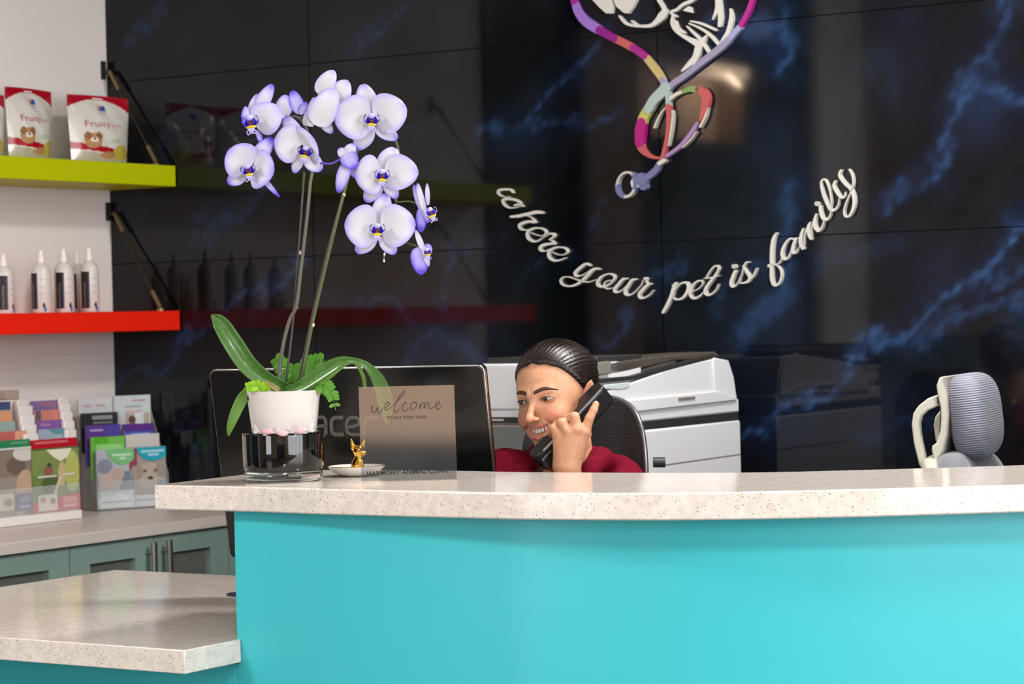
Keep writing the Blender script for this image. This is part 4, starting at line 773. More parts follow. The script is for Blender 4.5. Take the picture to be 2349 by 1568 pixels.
def lip(fl, x, y, s, ang=0., side=0):
    """the small violet and yellow lip and column of a flower; ang turns it in the picture plane"""
    a = math.radians(ang); X = CR*math.cos(a)+CU*math.sin(a); Z = -CR*math.sin(a)+CU*math.cos(a); F = -CF; k = s/PM; c = V3(x, y, -.012)
    def q(u, v, w_): return c+X*(u*k)+Z*(v*k)+F*(w_*k)
    def cup(sg): return MB().grid(lambda a_, b_: q(sg*(.15+.42*math.sin(math.pi*a_*.8)), -.28+.72*a_+.1*math.sin(b_*3), .15+.75*b_*math.sin(math.pi*min(1, a_*.9+.08))-.1*b_*b_), 8, 6)
    for sg in (-1, 1): cup(sg).build('lip_side_lobe', VIO if side == 0 else PALE, fl, ang=180)
    MB().ell(q(0, .38, .35), (.24*k, .2*k, .2*k), (X, F, Z), 12, 8).build('column', PALE, fl)
    MB().ell(q(0, .06, .06), (.40*k, .16*k, .42*k), (X, F, Z), 14, 10).build('lip_throat', VIO, fl)
    MB().ell(q(0, -.02, .22), (.15*k, .10*k, .22*k), (X, F, Z), 12, 8).build('lip_heart', MAR, fl)
    MB().ell(q(0, -.26, .42), (.36*k, .16*k, .13*k), (X, F, Z), 12, 8).build('lip_callus', YEL, fl)
    MB().grid(lambda a_, b_: q((b_-.5)*.5*(1-a_*.6), -.3-.42*a_, .5+.25*a_-.3*a_*a_), 6, 4).build('lip_tip', PALE, fl, ang=180)
    for sg in (-1, 1): MB().tube(cr([tuple(q(sg*.08, -.6, .6)), tuple(q(sg*.25, -.78, .7)), tuple(q(sg*.3, -.6, .85)), tuple(q(sg*.18, -.5, .9))], 5), .035*k, 6).build('tendril', PALE, fl)
def flower(lipspec, pets, lab=None):
    fl = MB(); cx, cy = pets[0][0], pets[0][1]
    fl.ell(V3(cx, cy, .006), (.0032, .0032, .0032), None, 10, 8); f = fl.build('flower', PET, po)
    if lab: f['label'] = lab
    for sp in pets: petal(f, *sp[:5], **(sp[5] if len(sp) > 5 else {}))
    if lipspec: lip(f, *lipspec)
    return f
S_ = lambda **k: dict(round_=False, d=.006, nm='sepal', **k); R_ = lambda **k: dict(d=-.002, **k)
flower((853, 279, 32), [(853,272,106,84,54,S_(tilt=-.1)),(850,290,-122,62,48,S_(tip=.5)),(862,288,-32,58,38,S_(tip=.5)),(850,272,176,84,104,R_(tilt=.12)),(858,270,16,78,96,R_(tilt=.12))])
flower((877, 406, 31), [(880,395,66,62,54,S_()),(872,415,-125,58,42,S_(tip=.5)),(884,412,-58,50,34,S_(tip=.6)),(874,398,188,60,92,R_(tilt=.15)),(882,394,-2,78,84,R_(tilt=.1))])
flower((866, 530, 31), [(870,520,80,78,50,S_(tip=.4)),(860,540,-138,58,42,S_(tip=.4)),(876,540,-54,52,38,S_(tip=.5)),(862,522,174,72,100,R_(tilt=.12)),(874,522,8,80,100,R_(tilt=.1))])
flower((700, 352, 30, -10), [(690,330,120,74,42,S_(tip=.5)),(692,352,-112,48,28,S_(tip=.4)),(702,358,-42,48,42,S_(tip=.3)),(690,334,168,62,92,R_(tilt=.1)),(698,338,28,36,98,R_(tilt=.6))])
flower((571, 394, 30, 12), [(580,380,56,78,42,S_(violet=.15,tip=.7)),(562,398,-152,46,38,S_(violet=.1,tip=.7)),(590,395,-48,76,14,S_(violet=.3,tip=.6)),(574,384,142,64,88,R_(tilt=.1,violet=.06)),(580,385,-12,54,92,R_(tilt=.35,violet=.08))])
flower((576, 284, 34, 10), [(588,262,62,78,36,S_(violet=.1,tip=.7)),(574,262,70,50,22,S_(violet=.12)),(590,298,-72,36,14,S_(violet=.45,tip=.4)),(578,272,196,26,60,R_(violet=.3,tilt=.5)),(586,288,34,70,78,R_(tilt=.1,violet=.04))])
flower(None, [(760,252,62,78,58,dict(d=.008)),(733,218,60,66,44,dict(d=.004)),(736,272,-52,42,26,dict(d=.006,round_=False,tip=.4)),(712,290,82,68,28,dict(d=.004,round_=False)),(726,288,64,96,64,dict(d=-.004))])
flower(None, [(648,268,82,52,40,dict(d=.018,violet=.12)),(690,260,112,56,34,dict(d=.016,violet=.35,round_=False)),(688,262,62,32,20,dict(d=.014,violet=.4,round_=False)),(700,288,74,42,20,dict(d=.014,round_=False))])
flower((990, 490, 26, 20, 1), [(976,492,112,74,22,dict(round_=False,violet=.15,d=.004)),(974,486,104,68,16,dict(round_=False,violet=.05,d=-.004)),(982,470,93,50,12,dict(round_=False,violet=.1,d=0)),(969,474,-94,58,28,dict(round_=False,violet=.5,d=.004)),(974,476,-78,36,16,dict(round_=False,violet=.3,d=-.003))])
flower((981, 580, 20, 10, 1), [(974,580,112,58,15,dict(round_=False,d=-.006)),(962,566,-86,64,44,dict(violet=.45,d=0)),(972,566,-76,46,16,dict(round_=False,d=-.007,violet=.05)),(976,572,20,16,24,dict(violet=.35))])
flower(None, [(796,358,142,26,26,dict(round_=False,violet=.05)),(796,358,62,32,30,dict(round_=False,violet=.03)),(795,352,-62,42,42,dict(violet=.4,d=-.006,tilt=.3)),(796,372,-106,72,32,dict(round_=False,violet=.25)),(802,368,-60,52,32,dict(violet=.3,d=.004))])
for pts in ([(735,374,.002),(760,375,0),(778,366,0),(790,358,0)], ):
    stem('pedicel', pts, [.0018], mat('pedicel_violet', '6a4fc0', .5))
for pts in ([(668,268,.02),(640,300,.02),(600,340,.015),(590,372,.008)], [(668,268,.02),(690,300,.015),(694,330,.01)], [(870,300,.025),(858,280,.012)], [(914,345,.018),(890,380,.01)], [(905,480,.025),(880,515,.01)], [(918,400,.02),(905,458,.02),(940,462,.01),(970,472,.006)], [(890,560,.02),(920,555,.014),(958,565,.006)], [(690,270,.02),(720,255,.015)], [(625,290,.015),(600,300,.01),(590,280,.008)], [(660,272,.02),(668,250,.018)], [(628,372,.01),(600,368,.008)]):
    stem('pedicel', pts, [.0016], GST)
# leaves
LEAF = mat('orchid_leaf', '3f6a2a', .34, coat=.25); noisy(LEAF, 14., .3, '33591f', '4c7a31'); LEAFU = mat('orchid_leaf_under', '56802c', .5)
def leaf(pts, wd, m=LEAF, fold=.25, nm='leaf', per=7, tw=0.):
    p = cr([(*V3(x, y, d), w_/PM) for (x, y, d), w_ in zip(pts, wd)], per); n = len(p); mb = MB()
    def fn(u, v):
        i = min(int(round(u*(n-1))), n-1); c = Vector(p[i][:3]); t = (Vector(p[min(i+1, n-1)][:3])-Vector(p[max(i-1, 0)][:3])).normalized()
        a = t.cross(CF); a = a.normalized() if a.length > .15 else CR.copy(); a = (a*math.cos(tw)+CF*math.sin(tw)); f = t.cross(a).normalized(); vv = v*2-1
        return c+a*(p[i][3]/2*vv)+f*(p[i][3]*fold*(vv*vv-.4))
    return MB().grid(fn, n-1, 8).build(nm, m, po, ang=180, solid=.0012)
leaf([(662,895,0),(640,884,-.01),(606,868,-.02),(568,835,-.025),(532,782,-.02),(505,740,-.01),(484,722,0)], [26,30,38,44,44,34,3])
leaf([(655,896,-.02),(690,885,-.03),(735,855,-.035),(775,832,-.04),(805,826,-.04),(840,838,-.035),(868,872,-.02),(885,925,.0),(888,972,.01)], [18,26,32,26,14,16,30,34,6], fold=.2)
leaf([(668,897,.0),(700,882,.0),(745,862,.0),(790,833,.01),(815,832,.015),(832,860,.02),(838,890,.02)], [20,30,26,14,8,8,8], LEAFU, fold=.15)
leaf([(574,893,.01),(556,915,0),(540,948,-.01),(528,980,-.01),(524,1000,-.005)], [20,26,24,16,3], LEAFU, fold=.2)
leaf([(640,895,-.03),(628,888,-.03),(615,878,-.035),(608,875,-.035)], [10,9,7,2], mat('leaf_sheath', '9c8a52', .6), fold=.3, nm='sheath')
FERN = mat('fern_green', '4f8a22', .5); FERNB = mat('fern_bright', '86b81e', .5)
def fern(pts, n, wl, m):
    p = cr([tuple(V3(*q)) for q in pts], 6); mb = MB().tube(p, .0008, 5)
    for i in range(n):
        f = .15+.83*i/n; k = f*(len(p)-1); i0 = int(k); c = Vector(p[i0]); t = (Vector(p[min(i0+1, len(p)-1)])-c).normalized(); ac2 = t.cross(CF).normalized(); L = wl/PM*(1-.6*f)+.003
        for sg in (-1, 1):
            dr = (ac2*sg+t*.45+CF*rng.uniform(-.3, .3)).normalized(); wv = dr.cross(CF).normalized()*L*.30
            mb.add([c, c+dr*L*.35+wv, c+dr*L*.75+wv*.8, c+dr*L, c+dr*L*.75-wv*.8, c+dr*L*.35-wv], [(0, 1, 2, 3, 4, 5)])
    return mb.build('fern_frond', m, po, smooth=False)
fern([(600,897,-.04),(592,886,-.05),(578,885,-.055),(560,890,-.05)], 9, 17, FERNB)
fern([(614,897,-.03),(608,890,-.035),(596,886,-.04)], 7, 12, FERNB)
fern([(666,885,.02),(658,860,.02),(645,835,.02),(630,820,.02)], 10, 30, FERN); fern([(672,885,.025),(675,860,.025),(672,835,.025)], 10, 34, FERN)
fern([(690,880,.02),(705,850,.025),(725,832,.03),(745,826,.03)], 9, 36, FERN); fern([(690,880,.02),(712,862,.02),(738,845,.02)], 9, 30, FERN)
fern([(700,892,-.02),(735,882,-.03),(760,900,-.035),(770,940,-.03)], 11, 24, FERN)
fern([(715,893,.01),(745,888,0),(758,905,0)], 9, 20, FERN)
# sweets tucked between pot and bowl
WRAP = mat('candy_wrap', 'efe2e6', .12, alpha=.42, coat=.4); PINK = mat('candy_pink', 'd8889a', .35); REDC = mat('candy_red', 'c23038', .35)
for k, (x, y, d, lab, c) in enumerate(((612, 990, -.068, 'pink and white wrapped sweet at the left rim of the black bowl', REDC), (648, 994, -.071, 'pink wrapped sweet lying midway along the bowl rim', PINK), (690, 987, -.069, 'clear wrapped white sweet at the right rim of the black bowl', PINK))):
    c0 = V3(x, y, d); t = thing('wrapped_sweet', lab, 'sweet', c0-ZZ*.006, 'wrapped sweets in the bowl')
    dr = (CR*math.cos(.15*k)+CU*(.12*(k-1))).normalized()
    MB().ell(c0, (.011, .007, .006), (dr, CF, CU), 12, 8).build('sweet', c, t)
    MB().ell(c0, (.0130, .008, .007), (dr, CF, CU), 10, 6).build('wrapper', WRAP, t)
    for sg in (-1, 1):
        fan = [c0+dr*sg*.013]+[c0+dr*sg*(.022+.004*(j % 2))+CU*(.013*(j/4-.5)*1.5+.003)+CF*(.003*(j % 2)-.002) for j in range(5)]
        MB().add(fan, [(0, j, j+1) for j in range(1, 5)]).build('wrapper_twist', WRAP, t, smooth=False)
# dish with the little golden dog
DB = G(816, 1093.5, HU)+Vector((0, .030, 0)); DR = 66.5/FPX*DB.y
di = thing('dish', 'small white trinket dish with a thin gold rim beside the black bowl', 'dish', DB)
WC = mat('white_porcelain', 'efebe6', .1, coat=.5)
MB().lathe([(.0001, .0005), (.026, .0005), (.030, .002), (.044, .008), (DR, .0190), (DR-.0012, .0200), (DR-.003, .0190), (.042, .010), (.028, .005), (.0001, .0045)], DB, 56, cap=False).build('bowl', WC, di, ang=60)
MB().tube([DB+Vector(((DR-.0009)*math.cos(a), (DR-.0009)*math.sin(a), .0200)) for a in np.linspace(0, 2*math.pi, 49)], .0007, 6).build('gold_rim', mat('gold', 'e0ab48', .12, 1.), di)
def dogf(X, Y, Z):     # x to the picture right (the way it looks), y away, z up; metres x 1000
    e, c = sEll, sCap
    d = e(X, Y, Z, (-2, 0, 15), (11, 10.5, 16)); d = smin(d, e(X, Y, Z, (2, -2, 26), (8, 8, 12)), 4); d = smin(d, e(X, Y, Z, (-6, -7, 8), (8, 6, 8)), 3)
    d = smin(d, c(X, Y, Z, (7, -4, 24), (9.5, -5, 3), 4.2, 3.2), 3); d = smin(d, c(X, Y, Z, (5, 4, 24), (9, 4, 3), 4, 3.2), 2); d = smin(d, e(X, Y, Z, (10.5, -6.5, 2.6), (4.4, 3.4, 2.8)), 1.5); d = smin(d, e(X, Y, Z, (10, 4.5, 2.6), (4, 3.4, 2.8)), 1.5)
    d = smin(d, e(X, Y, Z, (-2, -9.5, 3), (6, 4, 3.2)), 1.5); d = smin(d, e(X, Y, Z, (-13, -3, 4), (5.5, 4, 3.6)), 2)
    d = smin(d, e(X, Y, Z, (2, -2, 43), (11, 11.5, 11.5)), 3.5); d = smin(d, e(X, Y, Z, (10, -5, 39), (6, 6.2, 5.6)), 2.5); d = smin(d, e(X, Y, Z, (14.6, -6.4, 41), (2.3, 2.6, 1.8)), 1)
    for a, b in (((-7, -5, 49), (-11, -6, 64)), ((8, 3, 50), (13, 3, 63))):
        ear = c(X, Y, Z, a, b, 5.6, 1.8); ear = smax(ear, -c(X, Y, Z, (a[0]+2, a[1]-5.6, a[2]), (b[0]+.5, b[1]-3.4, b[2]-2), 3.6, 1.), 1); d = smin(d, ear, 1.5)
    for q in ((5.6, -11.2, 44.5), (11.5, .5, 45)): d = smin(d, e(X, Y, Z, q, (2.4, 2, 2.8)), .6)
    return d
V_, F_ = surface_nets(dogf, (-22, -18, -2), (22, 16, 68), .8)
FB = DB+Vector((0, 0, .0048))+CR*.003
fg = thing('dog_figurine', 'tiny shiny gold dog figurine sitting in the white trinket dish', 'figurine', FB)
k_ = 1.02e-3
np_obj('body', V_, F_, mat('gold'), fg, Matrix.Translation(FB) @ Matrix(((CR.x, CF.x, 0, 0), (CR.y, CF.y, 0, 0), (CR.z, 0, 1, 0), (0, 0, 0, 1))) @ Matrix.Scale(k_, 4), 1)
for q in ((5.8, -13, 44.8), (13.6, .2, 45)): MB().ell(FB+CR*q[0]*k_+CF*q[1]*k_+ZZ*q[2]*k_, (.0016, .0012, .0019), (CR, CF, ZZ), 10, 8).build('eye', mat('eye_black', '0a0806', .2), fg)
# acrylic welcome sign
SBL, SBR = G(829, 1104, HU), G(1048, 1099.3, HU); sx = (SBR-SBL).normalized(); sb = sx.cross(ZZ)*-1; sz = (ZZ+sb*.035-sx*.008).normalized(); SW = (SBR-SBL).length; SH = SW*.985; sn = sx.cross(sz)
sg_ = thing('welcome_sign', 'square clear acrylic welcome sign standing on the counter before the monitor', 'sign', (SBL+SBR)/2)
ACR = bpy.data.materials.new('mirror_acrylic'); ACR.use_nodes = True
N, L, B = nodes(ACR); B.inputs['Base Color'].default_value = (*lin('d6ccc4'), 1); B.inputs['Metallic'].default_value = 1; B.inputs['Roughness'].default_value = .06
tr = nd(ACR, 'ShaderNodeBsdfTransparent'); tr.inputs[0].default_value = (.93, .95, .95, 1); mx = nd(ACR, 'ShaderNodeMixShader'); mx.inputs[0].default_value = .5
L.new(tr.outputs[0], mx.inputs[1]); L.new(B.outputs[0], mx.inputs[2]); L.new(mx.outputs[0], N['Material Output'].inputs[0])
T_ = .003
sp0 = MB().hexa([SBL+sx*a+sz*b-sn*d+ZZ*.0006 for b in (0, SH) for a, d in ((0, 0), (SW, 0), (SW, T_), (0, T_))])
sp0.f.pop(1 if False else 0); sp0.mi.pop()
pan = MB().add([SBL+sx*a+sz*b+ZZ*.0006 for a, b in ((0, 0), (SW, 0), (SW, SH), (0, SH))], [(0, 1, 2, 3)]).build('panel', ACR, sg_, smooth=False)
ed = MB()
for a0, b0, a1, b1 in ((0, 0, 0, SH), (SW, 0, SW, SH), (0, SH, SW, SH), (0, 0, SW, 0)):
    p0, p1 = SBL+sx*a0+sz*b0+ZZ*.0006, SBL+sx*a1+sz*b1+ZZ*.0006; ed.add([p0, p1, p1-sn*T_, p0-sn*T_], [(0, 1, 2, 3)])
ed.build('panel_edge', mat('acrylic_edge', 'cfd6d8', .15, alpha=.7), sg_, smooth=False)
INK = mat('sign_ink', '3d312b', .5); INK2 = mat('sign_ink_dark', '151110', .5)
def on_sign(px, py, off=.0006): return PL(px, py, SBL+sn*off, sn)
def sign_stroke(mb, pts, wd):
    c = cr([(720+x/5.593, 850+y/5.593, q) for (x, y), q in zip(pts, np.interp(np.linspace(0, 1, len(pts)), np.linspace(0, 1, len(wd)), wd))], 6); xy = np.array(c); t = np.gradient(xy[:, :2], axis=0); t /= np.linalg.norm(t, axis=1)[:, None]; nm = np.stack([-t[:, 1], t[:, 0]], 1)
    Lq = [on_sign(*(xy[i, :2]+nm[i]*xy[i, 2]/2)) for i in range(len(xy))]; Rq = [on_sign(*(xy[i, :2]-nm[i]*xy[i, 2]/2)) for i in range(len(xy))]; n = len(xy)
    mb.add(Lq+Rq, [(i, i+1, n+i+1, n+i) for i in range(n-1)])
for st_ in ([(732,480),(752,455),(742,500),(762,540),(800,505),(822,468),(812,520),(838,545),(872,500),(880,480)], [(905,478),(962,442),(972,408),(938,408),(910,456),(928,505),(975,482)],
            [(975,482),(1060,400),(1140,312),(1168,268),(1150,262),(1090,340),(1042,450),(1030,520),(1062,522),(1110,470)], [(1196,425),(1172,408),(1142,450),(1136,502),(1172,516),(1225,470)],
            [(1290,402),(1252,420),(1246,480),(1276,496),(1316,450),(1310,408),(1288,404),(1340,432)], [(1368,410),(1352,490),(1382,430),(1420,402),(1412,482),(1442,430),(1476,398),(1474,470),(1508,482),(1555,450)], [(1555,462),(1610,422),(1602,392),(1566,420),(1560,472),(1592,490),(1648,440)]):
    mb = MB(); sign_stroke(mb, st_, [1.2, 2.6, 1.6, 2.8, 1.4, 2.6, 1.]); mb.build('letter', INK, sg_, smooth=False)
def sign_text(txt, x0, y0, x1, y1, hpx, m):
    a, b = on_sign(720+x0/5.593, 850+y0/5.593), on_sign(720+x1/5.593, 850+y1/5.593); d = (b-a); u = d.normalized(); zz = sn.cross(u)
    text_mb(txt, a, u, zz, hpx/5.593/FPX*SBL.y, 0., 'LEFT', 1.04, d.length, .022).build('lettering', m, sg_, smooth=False)
sign_text('SCAN FOR WIFI', 938, 622, 1438, 612, 40, INK)
sign_text('HARMONY ANIMAL CLINIC', 680, 1343, 1735, 1304, 56, INK2)
# ------------------------------------------------------------------ monitor seen from behind
mo = thing('monitor', 'black backed monitor with a silver edge standing behind the counter', 'monitor', P(835, 1290, 5.06))
TLm, TRm, BLm, BRm = P(478, 848, 5.08), P(1109, 836.5, 4.88), P(527, 1282, 5.16), P(1151, 1276, 4.96)
mw = (TRm-TLm).normalized(); mv = (BLm-TLm); mnb = mw.cross(mv).normalized()
if mnb.dot(CF) > 0: mnb = -mnb          # points out of the back, to the camera
def mon(a, b, off): return TLm*(1-a)*(1-b)+TRm*a*(1-b)+BLm*(1-a)*b+BRm*a*b+mnb*off
def rrect(x0, y0, x1, y1, rx, ry, n=6):
    o = []
    for cx_, cy_, a0 in ((x1-rx, y0+ry, -90), (x1-rx, y1-ry, 0), (x0+rx, y1-ry, 90), (x0+rx, y0+ry, 180)):
        for k in range(n+1): a = math.radians(a0+90*k/n); o.append((cx_+rx*math.cos(a), cy_+ry*math.sin(a)))
    return o
MB().prism([mon(a, b, -.004) for a, b in rrect(.004, .006, .9955, .994, .022, .034)], mnb*.005).build('back_panel', mat('monitor_black', '0d0d0e', .16, spec=.5), mo, bevel=.0008)
MB().prism([mon(a, b, -.003) for a, b in rrect(0, 0, 1, 1, .026, .040)], mnb*-.010).build('silver_edge', mat('silver_edge', 'cfcfd0', .22, 1.), mo, bevel=.0012)
MB().prism([mon(a, b, -.0135) for a, b in rrect(.003, .005, .997, .995, .022, .034)], mnb*-.010).build('front_bezel', mat('monitor_black'), mo)
MB().add([mon(a, b, -.0242) for a, b in ((.012, .02), (.988, .02), (.988, .965), (.012, .965))], [(0, 1, 2, 3)]).build('screen', mat('screen_glow', '203040', .2, emit='9fb8cc', es=.5), mo, smooth=False)
la, lb = PL(716, 999, mon(0, 0, .0016), mnb), PL(871, 999, mon(0, 0, .0016), mnb)
lu = (lb-la).normalized(); lz = mnb.cross(lu)
def logo(pts, wd):
    mb = MB(); c = np.array(cr([(460+x/3.734, 700+y/3.734) for x, y in pts], 8)); t = np.gradient(c, axis=0); t /= np.linalg.norm(t, axis=1)[:, None]; nm = np.stack([-t[:, 1], t[:, 0]], 1)*wd/2/3.734
    f = lambda q: PL(q[0], q[1], mon(0, 0, .0013), mnb); n = len(c)
    mb.add([f(q) for q in c+nm]+[f(q) for q in c-nm], [(i, i+1, n+i+1, n+i) for i in range(n-1)]); mb.build('logo_letter', mat('logo_grey', '5a5b57', .35, .5), mo, smooth=False)
logo([(940,968),(1000,958),(1050,960),(1070,985),(1072,1040),(1074,1105)], 30); logo([(1072,1030),(1010,1035),(950,1050),(940,1080),(965,1102),(1074,1104)], 28)
logo([(1222,962),(1170,960),(1128,975),(1120,1030),(1130,1088),(1165,1104),(1228,1104)], 32)
logo([(1256,1040),(1300,1036),(1345,1022),(1362,990),(1335,963),(1285,962),(1256,990),(1250,1040),(1262,1088),(1300,1105),(1365,1105)], 28)
logo([(1405,1118),(1402,1040),(1412,985),(1445,963),(1528,962)], 32)
mnh = Vector((mnb.x, mnb.y, 0)).normalized(); mwh = Vector((mnh.y, -mnh.x, 0)); sb_ = mon(.5, .75, -.03); 
MB().box(Vector((sb_.x, sb_.y+.02, .95)), (.07, .02, .37), (mwh, mnh, ZZ)).build('stand_neck', mat('monitor_black'), mo, bevel=.004)
MB().box(Vector((sb_.x-.03, sb_.y+.03, HL+.0065)), (.20, .15, .011), (mwh, mnh, ZZ)).build('stand_base', mat('monitor_black'), mo, bevel=.004)
# ------------------------------------------------------------------ copier by the marble wall
CW = mat('copier_white', 'cfd0d4', .38); noisy(CW, 2., .3, 'cccdd1', 'd3d4d8'); CG = mat('copier_dark', '2e2d2d', .4); CS = mat('copier_silver', 'c2bcb6', .16, .85); CP = mat('copier_grey', '77736d', .45)
cs1 = W(1700, 1000, .1)[0]; cs0 = cs1-.64; cr0, cr1 = .1, .76
sU = W(1092, 880, cr1)[0]; sV = W(1112, 830, cr1)[0]
def SP(px, py, ds=0.): q = LW(px, py, cs1-ds); return q[1], q[2]
hb = SP(1698, 959)[1]; hb0 = SP(1698, 949)[1]; hm = SP(1691, 914)[1]
co = thing('copier', 'large white office copier standing against the dark marble wall', 'copier', RM((cs0+cs1)/2, .4, 0))
MB().rm(cs0, cs1, cr0, cr1, .03, hb-.004).build('body', CW, co, bevel=.006)
MB().rm(cs0+.006, cs1-.004, cr0+.004, cr1-.006, hb-.004, hb0+.004).build('dark_band', CG, co)
MB().rm(cs0, cs1-.002, cr0+.002, cr1, hb0+.004, hm).build('upper_body', CW, co, bevel=.005)
for (y0, y1), nm in (((1068, 1040), 'side_seam'),):
    a, b = SP(1500, y0), SP(1699, y1)
    MB().prism([RM(cs1+.0006, a[0], a[1]), RM(cs1+.0006, b[0]+.002, b[1]), RM(cs1+.0006, b[0]+.002, b[1]-.003), RM(cs1+.0006, a[0], a[1]-.003)], TT*-.003).build(nm, CP, co, smooth=False)
def prof(nm, pts, d0, d1, m, bev=.003):
    MB().prism([RM(cs1-d0, *SP(x, y, d0)) for x, y in pts], TT*-(d1-d0)).build(nm, m, co, bevel=bev)
prof('scanner_body', [(1690,914),(1683,865),(1671,828),(1662,824),(1635,822),(1545,842),(1450,877),(1395,895),(1392,922),(1440,926)], .004, cs1-sU, CW, .004)
prof('side_cap', [(1691,914),(1684,865),(1672,826),(1640,820),(1636,826),(1640,895),(1645,914)], -.001, .012, CW, .003)
prof('ledge', [(1440,918),(1650,896),(1692,913),(1692,917),(1440,946)], -.004, .3, CW, .003)
prof('paper_tray', [(1350,888),(1395,888),(1450,872),(1540,838),(1556,826),(1535,828),(1440,856),(1360,870)], .03, .22, CP, .002)
prof('document_feeder', [(1345,842),(1440,826),(1560,812),(1640,806),(1650,814),(1640,822),(1545,826),(1440,852),(1345,870)], .02, .14, mat('feeder_brown', '4b453f', .4), .003)
prof('feeder_arm', [(1380,868),(1450,862),(1550,834),(1640,812),(1648,818),(1560,842),(1452,871),(1380,878)], .004, .02, CG, .001)
prof('feeder_block', [(1372,832),(1402,828),(1402,856),(1372,860)], .01, .2, CP, .002)
prof('output_tray', [(1388,882),(1446,876),(1446,886),(1440,890),(1425,893),(1388,892)], .002, .2, mat('tray_pale', 'b9c2c2', .4), .002)
q0, q1 = SP(1552, 913.5), SP(1590, 911.5)
MB().rm(cs1+.0015, cs1+.007, q1[0], q0[0], q0[1]-.004, q0[1]+.002).build('side_grip', CP, co, bevel=.001)
# its front, seen left of the receptionist's face
hf = W(1135, 834, cr1)[2]; hl = W(1150, 962, cr1)[2]
MB().rm(sU, cs1-.02, cr1-.2, cr1+.002, hm-.001, hf).build('front_cover', CW, co, bevel=.006)
MB().rm(sV, cs1-.03, cr1-.22, cr1-.01, hf, hf+.014).build('control_panel_top', CG, co, bevel=.003)
MB().rm(cs0+.01, cs1-.01, cr1+.001, cr1+.004, hl-.008, hl+.006).build('front_band', CG, co)
for k, (a, b) in enumerate(((hl-.13, hl-.012), (hl-.27, hl-.14), (hl-.5, hl-.28))): MB().rm(cs0+.012, cs1-.012, cr1+.001, cr1+.010, a, b).build('drawer', CS if k == 0 else CW, co, bevel=.004)
MB().rm(cs0+.30, cs0+.36, cr1+.004, cr1+.006, hl-.003, hl+.002).build('brand_plate', mat('plate_pale', 'a9a6a1', .4), co)
for a, b in ((cs0+.06, cr0+.06), (cs1-.06, cr0+.06), (cs0+.06, cr1-.06), (cs1-.06, cr1-.06)): MB().lathe([(.025, 0), (.028, .005), (.028, .03), (.0001, .03)], RM(a, b, 0), 16).build('foot', CG, co)
# ------------------------------------------------------------------ office chairs
def mesh_mat(nm, c1, c2, sc, kind='Generated', vec=None):
    m = mat(nm, c1, .55, spec=.4, sheen=.2); N, L, B = nodes(m); at = nd(m, 'ShaderNodeAttribute', attribute_name='rib')
    mu = nd(m, 'ShaderNodeMath', operation='MULTIPLY'); L.new(at.outputs['Fac'], mu.inputs[0]); mu.inputs[1].default_value = sc
    si = nd(m, 'ShaderNodeMath', operation='SINE'); L.new(mu.outputs[0], si.inputs[0])
    r = ramp(m, si.outputs[0], [(.0, lin(c1)), (.9, lin(c2))]); L.new(r.outputs[0], B.inputs['Base Color']); bump(m, si.outputs[0], .6, .002); return m
DM = mesh_mat('black_mesh', '222125', '3d3b40', 2*math.pi*76); GM = mesh_mat('grey_mesh', '6d7080', '8f93a3', 2*math.pi*70)
def add_attr(o, vals, nm='rib'): at = o.data.attributes.new(nm, 'FLOAT', 'POINT'); at.data.foreach_set('value', np.array(vals, np.float32))
def chair_base(t, c, f, wd, shell, seat_h=.47):
    """seat, column and five wheeled legs under the point c; f faces forward"""
    rt = f.cross(ZZ); c = Vector((c.x, c.y, 0))
    MB().prism([c+rt*x+f*y+ZZ*(seat_h-.07) for x, y in rrect(-.24, -.23, .24, .25, .1, .1)], ZZ*.07).build('seat', shell, t, bevel=.02)
    MB().tube([c+ZZ*.09, c+ZZ*(seat_h-.07)], .028, 14).build('column', mat('window_frame_metal'), t)
    for k in range(5):
        a = 2*math.pi*k/5+.3; d = Vector((math.cos(a), math.sin(a), 0)); lg = MB().tube([c+ZZ*.11, c+d*.28+ZZ*.075], [.026, .016], 8).build('leg', mat('chair_base', '8b8a86', .35, .6), t)
        MB().tube([c+d*.29+Vector((-d.y, d.x, 0))*-.02+ZZ*.03, c+d*.29+Vector((-d.y, d.x, 0))*.02+ZZ*.03], .03, 14).build('caster', mat('window_frame_metal'), lg)
c1 = P(1374, 1092, 5.34); cX = Vector((.766, -.643, 0)); cN = Vector((-.643, -.766, 0)); f1 = cN
oc = thing('office_chair', 'black mesh backed office chair behind the seated receptionist', 'office chair', Vector((c1.x, c1.y, 0))+cN*.26, 'office chairs')
A_, Bh, ne = .172, .176, 3.0
def back1(u, v):
    a = math.pi*2*v; r = u
    x = A_*r*abs(math.cos(a))**(2/ne)*math.copysign(1, math.cos(a)); z = abs(math.sin(a))**(2/ne)*math.copysign(1, math.sin(a))*r; z = z*(Bh if z > 0 else .42)
    return c1+cX*x+ZZ*z+cN*(.55*x*x/A_*.5+.01*r**6)
g1 = MB().grid(back1, 10, 72); o = g1.build('backrest', DM, oc, ang=180, solid=.012); add_attr(o, [(q.z-c1.z)*2.6 for q in g1.v])
rim = [back1(1.0, k/96) for k in range(97)]
MB().tube(rim, .0036, 8, cap=False).build('back_frame', mat('chair_silver', '8f8f93', .3, .7), oc)
MB().tube([c1-cN*.03-ZZ*.2, c1-cN*.05-ZZ*.45, Vector((c1.x, c1.y, .43))+cN*.06], .022, 10).build('back_post', mat('window_frame_metal'), oc)
kq = P(1513, 1060, 5.25); MB().tube([kq-CR*.014, kq+CR*.012], .011, 12).build('tension_knob', mat('window_frame_metal'), oc)
chair_base(oc, Vector((c1.x, c1.y, 0))+cN*.26, f1, 0, mat('black_cushion', '232226', .7))
